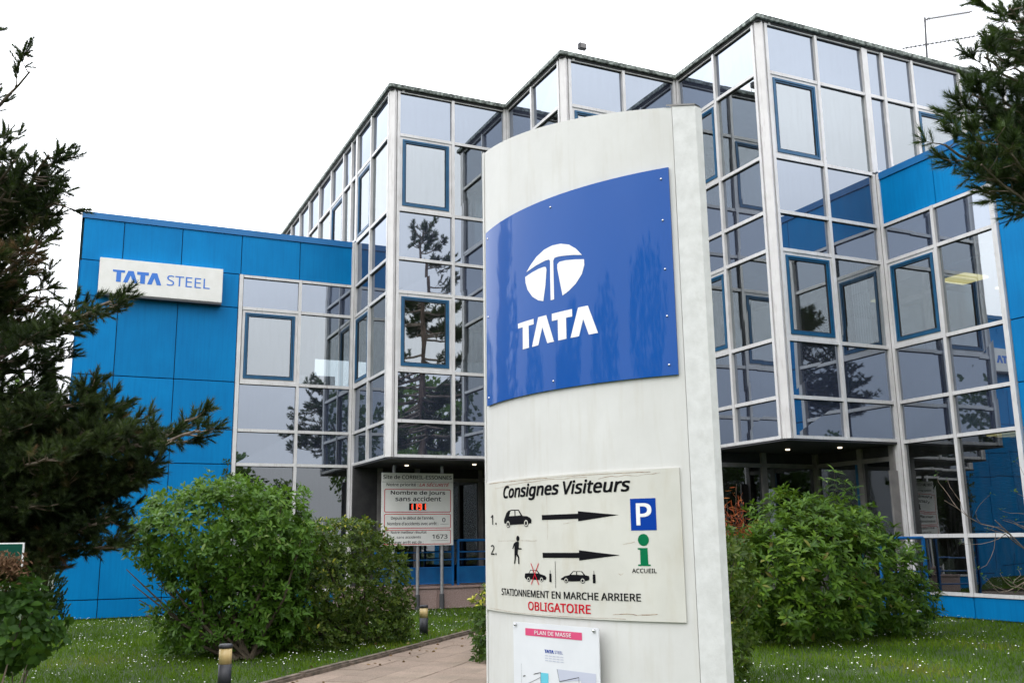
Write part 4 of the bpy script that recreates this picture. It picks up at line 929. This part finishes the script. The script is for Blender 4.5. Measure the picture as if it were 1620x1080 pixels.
# red fronds right of the pylon
rf = thing('red_leaved_shrub', 'thin shrub with rusty red fronds between the pylon and the rhododendron', 'bush', loc=(8.6, 10.6, 0))
pos = []; mts = []; fr_b = bmesh.new()
for (px, py) in ((1165, 765), (1150, 790), (1135, 800), (1172, 795), (1145, 815), (1160, 825), (1180, 815), (1140, 835), (1128, 770)):
    tip = at(px, py, 12.4); b = at(1150, 960, 12.6); tube(fr_b, [Vector((b.x, b.y, 0)), b.lerp(tip, .5)+Vector((.05, 0, 0)), tip], [.012, .008, .003], 4)
    for k in range(34):
        p = tip.lerp(b, random.random()*.28)+Vector((random.gauss(0, .05), random.gauss(0, .05), random.gauss(0, .03))); pos.append(p)
child(obj('stem', fr_b, m_stem), rf); pos = np.array(pos); m = len(pos)
Zt = np.stack([rng.normal(-.2, .7, m), rng.normal(0, .7, m), rng.normal(-.5, .5, m)], 1); V_, F_ = leaf_template(.10, .014, .2, .2)
fo = instmesh('foliage', V_, F_, frames(Zt), pos, rng.random(m), m_redleaf, rf); fo['kind'] = 'stuff'
# pale sprig above the rhododendron
pr = thing('upright_sprig_shrub', 'slender pale green shrub rising above the middle of the rhododendron', 'bush', loc=(12.2, 13.3, 0))
pos = []; bm = bmesh.new()
for (px, py) in ((1320, 748), (1305, 762), (1338, 765), (1350, 775), (1325, 775), (1312, 785), (1345, 790)):
    tip = at(px, py, 14.2); b = at(1325, 900, 14.2); tube(bm, [Vector((b.x, b.y, 0)), b, tip], [.012, .009, .003], 4); pos.append(tip); pos.append(tip-Vector((0, 0, .12)))
child(obj('stem', bm, m_stem), pr); P_ = np.array(pos); Nn = np.tile([0, -.3, .6], (len(P_), 1)); V_, F_ = leaf_template(.14, .035, .3, .4)
pos, mts, vv = rosettes(P_, Nn, 9, .5, 1.2, .1, 14); shrub(pr, V_, F_, m_laurel, pos, mts, np.clip(vv+.1, 0, .95), 60)
# climbing stem on the mullion of the left wing
cl = thing('climbing_plant', 'small climbing plant clinging to the first white mullion of the left wing', 'plant', loc=(3.05, Y0-.1, 0))
bm = bmesh.new(); pts_ = [Vector((3.02, Y0-.1, 0)), Vector((3.08, Y0-.09, 1.2)), Vector((3.0, Y0-.1, 2.3)), Vector((3.1, Y0-.12, 3.0))]; tube(bm, pts_, [.02, .016, .012, .004], 5); child(obj('stem', bm, m_stem), cl)
P_ = np.array([[3.05+rng.normal(0, .07), Y0-.13+rng.normal(0, .03), z] for z in rng.uniform(.8, 3.05, 60)]); Nn = rng.normal(0, .5, (60, 3)); Nn[:, 1] -= .8; V_, F_ = leaf_template(.08, .04, .2, .2)
pos, mts, vv = rosettes(P_, Nn, 5, .2, 1.0, .4, 15); fo = instmesh('foliage', V_, F_, mts, pos, vv*.5, m_hedge, cl); fo['kind'] = 'stuff'

# ------------------------------------------------------------------ pines
def brush_template(L_=.2, nl=.085, n=64, seed=0, w=.0055):
    r_ = random.Random(seed); V = []; F = []
    for i in range(n):
        t = i/n; ph = i*2.39996; el = R(r_.uniform(38, 62))*(1-.45*t); z = t*L_
        d = Vector((math.cos(ph)*math.sin(el), math.sin(ph)*math.sin(el), math.cos(el))); s = Vector((-math.sin(ph), math.cos(ph), 0))*w/2
        l = nl*r_.uniform(.75, 1.1); a = Vector((0, 0, z)); k = len(V); m_ = a+d*l*.5
        V += [tuple(a-s), tuple(a+s), tuple(a+d*l)]; F.append((k, k+1, k+2))
    return V, F
def pine(root, trunk_pts, trunk_r, branches, seed, nmat, brush=.2, needle=.085, per=1.0, drop=.0, cut=.24, tl=1.0):
    r_ = random.Random(seed); shoots = []; dirs = []; wood = bmesh.new()
    def shoot(p, d): shoots.append(tuple(p)); dirs.append(tuple(d.normalized()))
    def rv(s): return Vector((r_.gauss(0, s), r_.gauss(0, s), r_.gauss(0, s)))
    def twig(p, d, l, r):
        n = max(3, int(l/.055)); pts = [p]; cur = p; dd = d.normalized()
        for k in range(n):
            dd = (dd+rv(.11)+Vector((0, 0, .07-drop))).normalized(); cur = cur+dd*(l/n); pts.append(cur)
            if k >= n*.25:
                for q in range(2 if r_.random() < .85*per else 1):
                    sd = (dd*.8+rv(.55)+Vector((0, 0, .28-drop))).normalized(); shoot(cur, sd)
        tube(wood, pts, [max(.004, r*(1-.7*i/n)) for i in range(len(pts))], 4); shoot(cur, (dd+Vector((0, 0, .35-drop)))); shoot(cur, dd+rv(.3))
    for (root_p, tip, r, dens) in branches:
        ln = (tip-root_p).length; tip = root_p.lerp(tip, max(.5, 1-cut/ln)); ln = (tip-root_p).length; n = max(4, int(ln/.18)); pts = []
        sag = Vector((0, 0, -.10*ln))
        wv = rv(.06*ln)
        for k in range(n+1):
            t = k/n; p = root_p.lerp(tip, t)+sag*math.sin(math.pi*t)+wv*math.sin(math.pi*t*1.5)*.5; pts.append(p+rv(.01))
        tube(wood, pts, [r*(1-.85*k/n)+.005 for k in range(n+1)], 6)
        main_d = (tip-root_p).normalized()
        for k in range(n+1):
            t = k/n
            if t < .22: continue
            for q in range(max(1, int(dens*(1.4 if t > .5 else .8)*2.2))):
                side = main_d.cross(Vector((0, 0, 1))).normalized()*(1 if r_.random() < .5 else -1)
                d = main_d*.7+side*r_.uniform(.2, 1.0)+Vector((0, 0, r_.uniform(-.25, .3)))+rv(.12)
                twig(pts[k].lerp(pts[max(0, k-1)], r_.random()), d, (.18+.36*(1-t)+.1*r_.random())*min(1, ln/1.4+.3)*tl, .009)
        twig(tip-main_d*.1, main_d+Vector((0, 0, .45)), .24, .007); twig(tip-main_d*.15, main_d+Vector((0, 0, .1)), .22, .007)
    bm = bmesh.new(); tube(bm, trunk_pts, trunk_r, 12); child(obj('trunk', bm, m_bark), root)
    child(obj('limbs', wood, m_twig), root)
    P_ = np.array(shoots); D_ = np.array(dirs); m = len(P_); V, F = brush_template(brush, needle, 40, seed, .009)
    G = frames(D_, rng.normal(size=(m, 3)))*rng.uniform(.65, 1.1, m)[:, None, None]
    cl = np.array([noise.noise(Vector(tuple(p))*1.3) for p in P_])
    # fewer shoots when we have too many
    vals = np.clip(.42+cl*.55+rng.normal(0, .17, m), 0, 1)
    cr_ = instmesh('crown', V, F, G, P_, vals, nmat, root); cr_['kind'] = 'stuff'
    root['shoots'] = m
# left pine
LT = at(-120, 800, 9.6); LT.z = 0
lpn = thing('pine_tree', 'dark pine at the left edge with drooping browning lower branches', 'tree', loc=tuple(LT))
def tp(z, base): return Vector((base.x+.04*math.sin(z), base.y+.04*math.cos(z*1.3), z))
def br(base, px, py, D, z0, r=.03, dens=1.0): return (tp(z0, base), at(px, py, D), r, dens)
BR = [br(LT, 42, 88, 9.2, 5.55, .03, .6), br(LT, -25, 60, 9.6, 5.7, .03, .6), br(LT, 102, 252, 9.0, 4.7, .035, 1.7), br(LT, 80, 290, 9.4, 4.5, .03, 1.8), br(LT, 92, 320, 9.1, 4.4, .03, 1.3), br(LT, 20, 225, 8.6, 4.8), br(LT, 78, 372, 9.1, 4.0, .03, 1.2),
      br(LT, 50, 330, 10.0, 4.2), br(LT, 88, 448, 9.3, 3.7, .03, 1.2), br(LT, 205, 487, 8.8, 3.75, .04, 1.25), br(LT, 160, 500, 9.2, 3.6, .03, 1.2), br(LT, 100, 575, 9.3, 3.3, .03, 1.5), br(LT, 60, 540, 8.6, 3.4, .03, 1.4), br(LT, 40, 480, 9.9, 3.5, .03, 1.4),
      br(LT, 335, 668, 8.3, 2.75, .045, 1.2), br(LT, 300, 690, 8.6, 2.6, .03, 1.3), br(LT, 210, 700, 8.5, 2.5, .03, 1.5), br(LT, 150, 665, 8.9, 2.8, .03, 1.6), br(LT, 215, 745, 8.6, 2.3, .03, 1.4), br(LT, 120, 720, 8.3, 2.5, .03, 1.6),
      br(LT, 60, 620, 9.3, 3.0, .03, 1.6), br(LT, 30, 680, 8.5, 2.7, .03, 1.6), br(LT, 170, 790, 8.7, 2.1, .025, 1.5), br(LT, 80, 790, 8.5, 2.1, .025, 1.6), br(LT, 20, 830, 8.8, 1.9, .025, 1.5), br(LT, 110, 820, 9.2, 1.9, .025, 1.5), br(LT, -30, 600, 8.4, 3.0), br(LT, -30, 400, 8.6, 3.9), br(LT, -40, 750, 8.3, 2.2), br(LT, 0, 760, 9.8, 2.2, .03, 1.5), br(LT, 60, 850, 9.6, 1.6, .02, 1.4), br(LT, 0, 560, 10.2, 3.2, .03, 1.4), br(LT, -20, 300, 9.5, 4.6),
      br(LT, 55, 262, 9.3, 4.6, .03, 1.5), br(LT, 30, 300, 8.8, 4.4, .03, 1.6), br(LT, 45, 400, 8.8, 3.9, .03, 1.6), br(LT, 30, 450, 9.5, 3.7, .03, 1.7), br(LT, 70, 510, 9.8, 3.5, .03, 1.6), br(LT, 20, 370, 9.6, 4.1, .03, 1.6)]
for (px, py, D) in ((185, 640, 8.9), (235, 672, 8.6), (60, 660, 8.8), (110, 690, 9.2), (165, 720, 9.0), (200, 760, 8.9), (140, 760, 8.5), (95, 755, 9.3), (50, 735, 8.9), (20, 700, 9.4), (195, 800, 8.8), (160, 830, 9.0), (130, 850, 8.8), (70, 830, 9.4), (30, 790, 9.0), (60, 880, 9.2), (20, 870, 9.4), (250, 712, 8.5), (230, 745, 8.7), (95, 640, 8.6), (10, 640, 9.2), (150, 800, 9.3), (100, 880, 9.0)):
    BR.append(br(LT, px, py, D, max(1.0, at(px, py, D).z-.15), .022, 1.9))
BR += [(at(120, 712, 8.9), at(146, 596, 8.9), .02, 1.7), (at(135, 705, 8.9), at(136, 620, 9.0), .02, 1.6), (at(150, 715, 8.8), at(174, 636, 8.8), .015, 1.4)]
BR += [br(LT, 203, 868, 8.7, 2.0, .012, .8), br(LT, 215, 820, 8.8, 2.0, .012, .7)]
for k in range(34):   # far side, away from the lens
    a = R(100+200*random.random()); z = 1.8+6.0*k/34; q = tp(z, LT); BR.append((q, q+Vector((math.cos(a)*(2.7-.3*z), math.sin(a)*(2.7-.3*z), .3)), .03, 1.0))
pine(lpn, [tp(z, LT) for z in (0, 1, 2.5, 4, 5.5, 7, 8.2)], [.2, .18, .15, .12, .09, .05, .02], BR, 5, m_needle2, .12, .065, cut=.15, tl=.85)
# hanging brownish sprays under the low limb
BR = [br(LT, 200, 872, 8.7, 2.2, .015, .7), br(LT, 165, 840, 8.9, 2.1, .015, .8)]
hb = lpn
r_b = []
# right pine
RTB = Vector((10.6, 6.4, 0))
rpn = thing('pine_tree', 'green pine reaching in from the upper right edge before the blue wing', 'tree', loc=tuple(RTB))
def bz(px, py, D, z0, r=.04, dens=1.0): return (tp(z0, RTB), at(px, py, D), r, dens)
BR = [bz(1545, 12, 9.0, 6.9, .04, 0.68), bz(1590, 30, 9.4, 6.8, .04, 0.87), bz(1522, 92, 9.2, 6.0, .04, 0.43), bz(1555, 85, 9.0, 6.1, .03, 0.43), bz(1588, 90, 9.3, 6.2, .03, 0.62), bz(1520, 145, 9.0, 5.6, .035, 0.74), bz(1496, 170, 9.2, 5.5, .035, 0.74), bz(1575, 150, 9.2, 5.7, .04, 0.99),
      bz(1490, 204, 9.1, 5.05, .04, 0.74), bz(1520, 217, 8.8, 5.05, .04, 0.93), bz(1560, 222, 9.3, 5.15, .04, 0.99), bz(1530, 247, 9.3, 4.85, .03, 0.68), bz(1535, 260, 9.0, 4.75, .03, 0.50), bz(1580, 252, 9.2, 4.85, .03, 0.56), bz(1600, 182, 9.6, 5.35, .03, 0.87), bz(1610, 52, 9.8, 6.45, .03, 0.87), bz(1605, 222, 9.6, 5.15, .03, 0.87)]
for k in range(96):
    a = 2*math.pi*random.random(); z = 4.3+7.0*k/96; L_ = 3.3*(1-((z-4.3)/8.6)**1.3); q = tp(z, RTB)
    if -2.9 < a-2*math.pi*(a > math.pi) < -1.9 or True:
        tipp = q+Vector((math.cos(a)*L_, math.sin(a)*L_, .35+.1*L_)); v = tipp-Vector((0, 0, EYE)); dz = v.dot(FWD)
        px = 810+FPX*v.dot(RT)/dz if dz > 0 else 9999
        if px < 1690 and dz > 0: continue
        BR.append((q, tipp, .05*(1-(z-4)/9)+.01, 1.7))
for k in range(9):
    a = 2*math.pi*k/9*2.3; q = tp(10.9, RTB); BR.append((q+Vector((0, 0, .1*k)), q+Vector((math.cos(a)*.5, math.sin(a)*.5, .5+.12*k)), .02, .8))
pine(rpn, [tp(z, RTB) for z in (0, 2, 4, 6, 8, 10, 11.8)], [.24, .2, .17, .14, .1, .06, .02], BR, 8, m_needle, .14, .09, cut=.27, tl=.85)
# narrow conifers by the left wing
def spire(name, label, base, h, r, n, seed, mat=m_cypress):
    t_ = thing(name, label, 'tree', loc=tuple(base)); q = np.random.default_rng(seed)
    z = q.random(n)**.8*h; a = q.random(n)*6.283; rad = r*(1-z/h)**.7*(.55+.45*q.random(n))*(1+.25*np.sin(a*3+z*4))
    P_ = np.stack([base[0]+np.cos(a)*rad, base[1]+np.sin(a)*rad, base[2]+z+.05], 1); D_ = np.stack([np.cos(a)*.45, np.sin(a)*.45, np.ones(n)], 1)+q.normal(0, .2, (n, 3))
    V, F = brush_template(.10, .045, 14, seed, .026); fo = instmesh('foliage', V, F, frames(D_), P_, q.random(n), mat, t_); fo['kind'] = 'stuff'
    bm = bmesh.new(); tube(bm, [Vector(base), Vector(base)+Vector((0, 0, h*.9))], [.05, .01], 6); child(obj('trunk', bm, m_bark), t_)
b3 = at(64, 760, 15.5); b3.z = 0; spire('cypress', 'narrow green cypress half hidden by the left pine branches', b3, at(64, 578, 15.5).z, .45, 4500, 3)

# bare twiggy shrub at the right edge before the right wing
tw = thing('twiggy_shrub', 'sparse twiggy shrub with crooked branches at the right edge before dark glass', 'bush', loc=(12.5, 9.3, 0))
bm = bmesh.new(); r2_ = random.Random(5); P_ = []
B0 = at(1680, 930, 11.6); B0.z = 0
def wig(p, d, l, r, dep):
    pts = [p]; cur = p
    for k in range(5): d = (d+Vector((r2_.gauss(0, .22), r2_.gauss(0, .22), r2_.gauss(0, .2)))).normalized(); cur = cur+d*l/5; pts.append(cur)
    tube(bm, pts, [r*(1-.13*k) for k in range(6)], 5)
    if dep:
        for k in range(3): wig(pts[2+k], (d+Vector((r2_.gauss(0, .6), r2_.gauss(0, .6), r2_.gauss(.1, .5)))).normalized(), l*.6, r*.5, dep-1)
    else: P_.append(tuple(cur))
for (px, py) in ((1600, 850), (1590, 800), (1625, 780), (1640, 730), (1700, 750)):
    t_ = at(px, py, 11.4); s0 = B0+Vector((0, 0, .5)); wig(s0, (t_-s0).normalized(), (t_-s0).length*.8, .016, 2)
tube(bm, [B0, B0+Vector((0, 0, .55))], [.04, .03], 6); child(obj('branches', bm, m_twig), tw)
P_ = np.array(P_); V_, F_ = leaf_template(.05, .026, .2, .2); pos, mts, vv = rosettes(P_, np.tile([0, 0, 1.], (len(P_), 1)), 3, .2, 1.1, .6, 21)
fo = instmesh('foliage', V_, F_, mts, pos, vv, m_hydra, tw); fo['kind'] = 'stuff'
# brown plume + green sign lower left
gs = thing('green_sign', 'small green sign board with white border above the broad leaved shrub', 'sign', loc=tuple(at(5, 876, 7.9))[:2]+(0,))
p = at(5, 876, 7.9); u_ = (RT*1.0); u_.z = 0; u_.normalize(); nn_ = Vector((u_.y, -u_.x, 0)); gm = Matrix((u_, -nn_, Vector((0, 0, 1)))).transposed().to_4x4(); gm.translation = p
for nm, lo, hi, mt in (('board', (-.3, 0, -.10), (.163, .015, .09), m_white), ('face', (-.29, -.003, -.09), (.153, -.0005, .08), m_signgreen)):
    bm = bmesh.new(); addbox(bm, lo, hi, gm); child(obj(nm, bm, mt), gs)
bm = bmesh.new(); tube(bm, [Vector((p.x, p.y, 0))+u_*-.06-nn_*.03, Vector((p.x, p.y, p.z))+u_*-.06-nn_*.03], [.02, .02], 8); child(obj('post', bm, m_steel), gs)

# dried brown flower head in front of the green sign
pos = []
for k in range(700):
    q = at(8+random.gauss(0, 15), 893+random.gauss(0, 8), 7.7+random.gauss(0, .06)); pos.append(tuple(q))
pos = np.array(pos); Zt = rng.normal(0, .6, (len(pos), 3)); Zt[:, 2] += .3; V_, F_ = leaf_template(.04, .013, .2, .2)
m_dry = leafmat('dried_bloom', [(0, (.07, .035, .02)), (.6, (.15, .08, .045)), (1, (.24, .15, .09))], .8, .2, (.3, .2, .1))
df = instmesh('flower_head', V_, F_, frames(Zt), pos, rng.random(len(pos)), m_dry, hy); df['kind'] = 'stuff'; df['label'] = 'dried brown bloom'
# ------------------------------------------------------------------ trees behind and around (seen past the wing and in the glass)
def tree_mesh(seed, h=9.0, cr=3.0, n=2600):
    q = np.random.default_rng(seed); lumps = []
    for k in range(9):
        a = q.random()*6.283; rr = q.random()*cr*.6; z = h*(.42+.42*q.random()); s = cr*(.38+.25*q.random()); lumps.append(((math.cos(a)*rr, math.sin(a)*rr, z), (s, s, s*.8)))
    P_, Nn = lumps_surface(lumps, n, .5, .25, seed); Zt = Nn+q.normal(0, .6, P_.shape); G = frames(Zt, q.normal(size=P_.shape)); V, F = leaf_template(.28, .2, .2, .3)
    sc_ = q.uniform(.6, 1.3, len(P_)); fo = instmesh('crown', V, F, G*sc_[:, None, None], P_, q.random(len(P_)), m_tree); me = fo.data; bpy.data.objects.remove(fo)
    bm = bmesh.new(); tube(bm, [Vector((0, 0, 0)), Vector((.1, 0, h*.3)), Vector((0, .1, h*.6)), Vector((.1, .1, h*.85))], [.22, .17, .1, .03], 8)
    for c, s in lumps: tube(bm, [Vector((.05, 0, h*.3)), Vector(c)*.6+Vector((0, 0, h*.12)), Vector(c)], [.1, .06, .02], 5)
    mt = bpy.data.meshes.new('trunk'); bm.to_mesh(mt); bm.free(); mt.materials.append(m_bark); return me, mt
TM = [tree_mesh(31), tree_mesh(32, 8, 2.6), tree_mesh(33, 10, 3.4)]
spots = [(-16, -8), (-11, -15), (-5, -20), (1, -24), (7, -21), (-22, -2), (-26, 6), (-21, 13), (20, -20), (25, -13), (-30, -12), (-15, -27), (-18, 21), (-24, 29), (-13, 34), (-8, 44), (4, -33), (30, -26), (-34, 20), (-3, 52), (-6, 38)]
where = ['behind the photographer to the left', 'far left beyond the lawn', 'behind the left wing', 'behind the photographer']
small = [(-9, -17), (-2, -16), (4, -18), (9, -16), (13, -19), (17, -17), (22, -16), (11, -23), (26, -8), (27, -1)]
for i, (x, y) in enumerate(spots+small):
    loc = where[0] if (x < 0 and y < 0) else where[3] if y < 0 else where[2] if y > 30 else where[1]
    t_ = thing('broadleaf_tree', ('green broadleaf tree ' if i < len(spots) else 'low bushy broadleaf tree ')+loc, 'tree', 'broadleaf trees around the site', (x, y, 0)); s = random.uniform(.85, 1.2) if i < len(spots) else random.uniform(.62, .82)
    cme, tme = TM[i % 3]
    for nm, me in (('trunk', tme), ('crown', cme)):
        o_ = bpy.data.objects.new(nm, me); COL.objects.link(o_); o_.parent = t_; o_.rotation_euler = (0, 0, random.random()*6); o_.scale = (s, s, s*random.uniform(.9, 1.1))
# fence far behind at left
fe = thing('metal_fence', 'pale metal bar fence far behind the left end of the blue wing', 'fence', loc=(-6, 36, 0))
for k in range(60): boxobj('fence_bar', (-9+k*.16, 36, 0), (-9+k*.16+.03, 36.03, 1.7), m_steel, fe)
boxobj('fence_rail', (-9, 36.031, 1.55), (.6, 36.06, 1.62), m_steel, fe); boxobj('fence_kerb', (-9, 35.7, 0), (.6, 35.99, .12), m_board, fe)

# sub-parts: meshes are in world space, so undo nothing (parent chain already cancels the Empty)
bpy.context.view_layer.update()
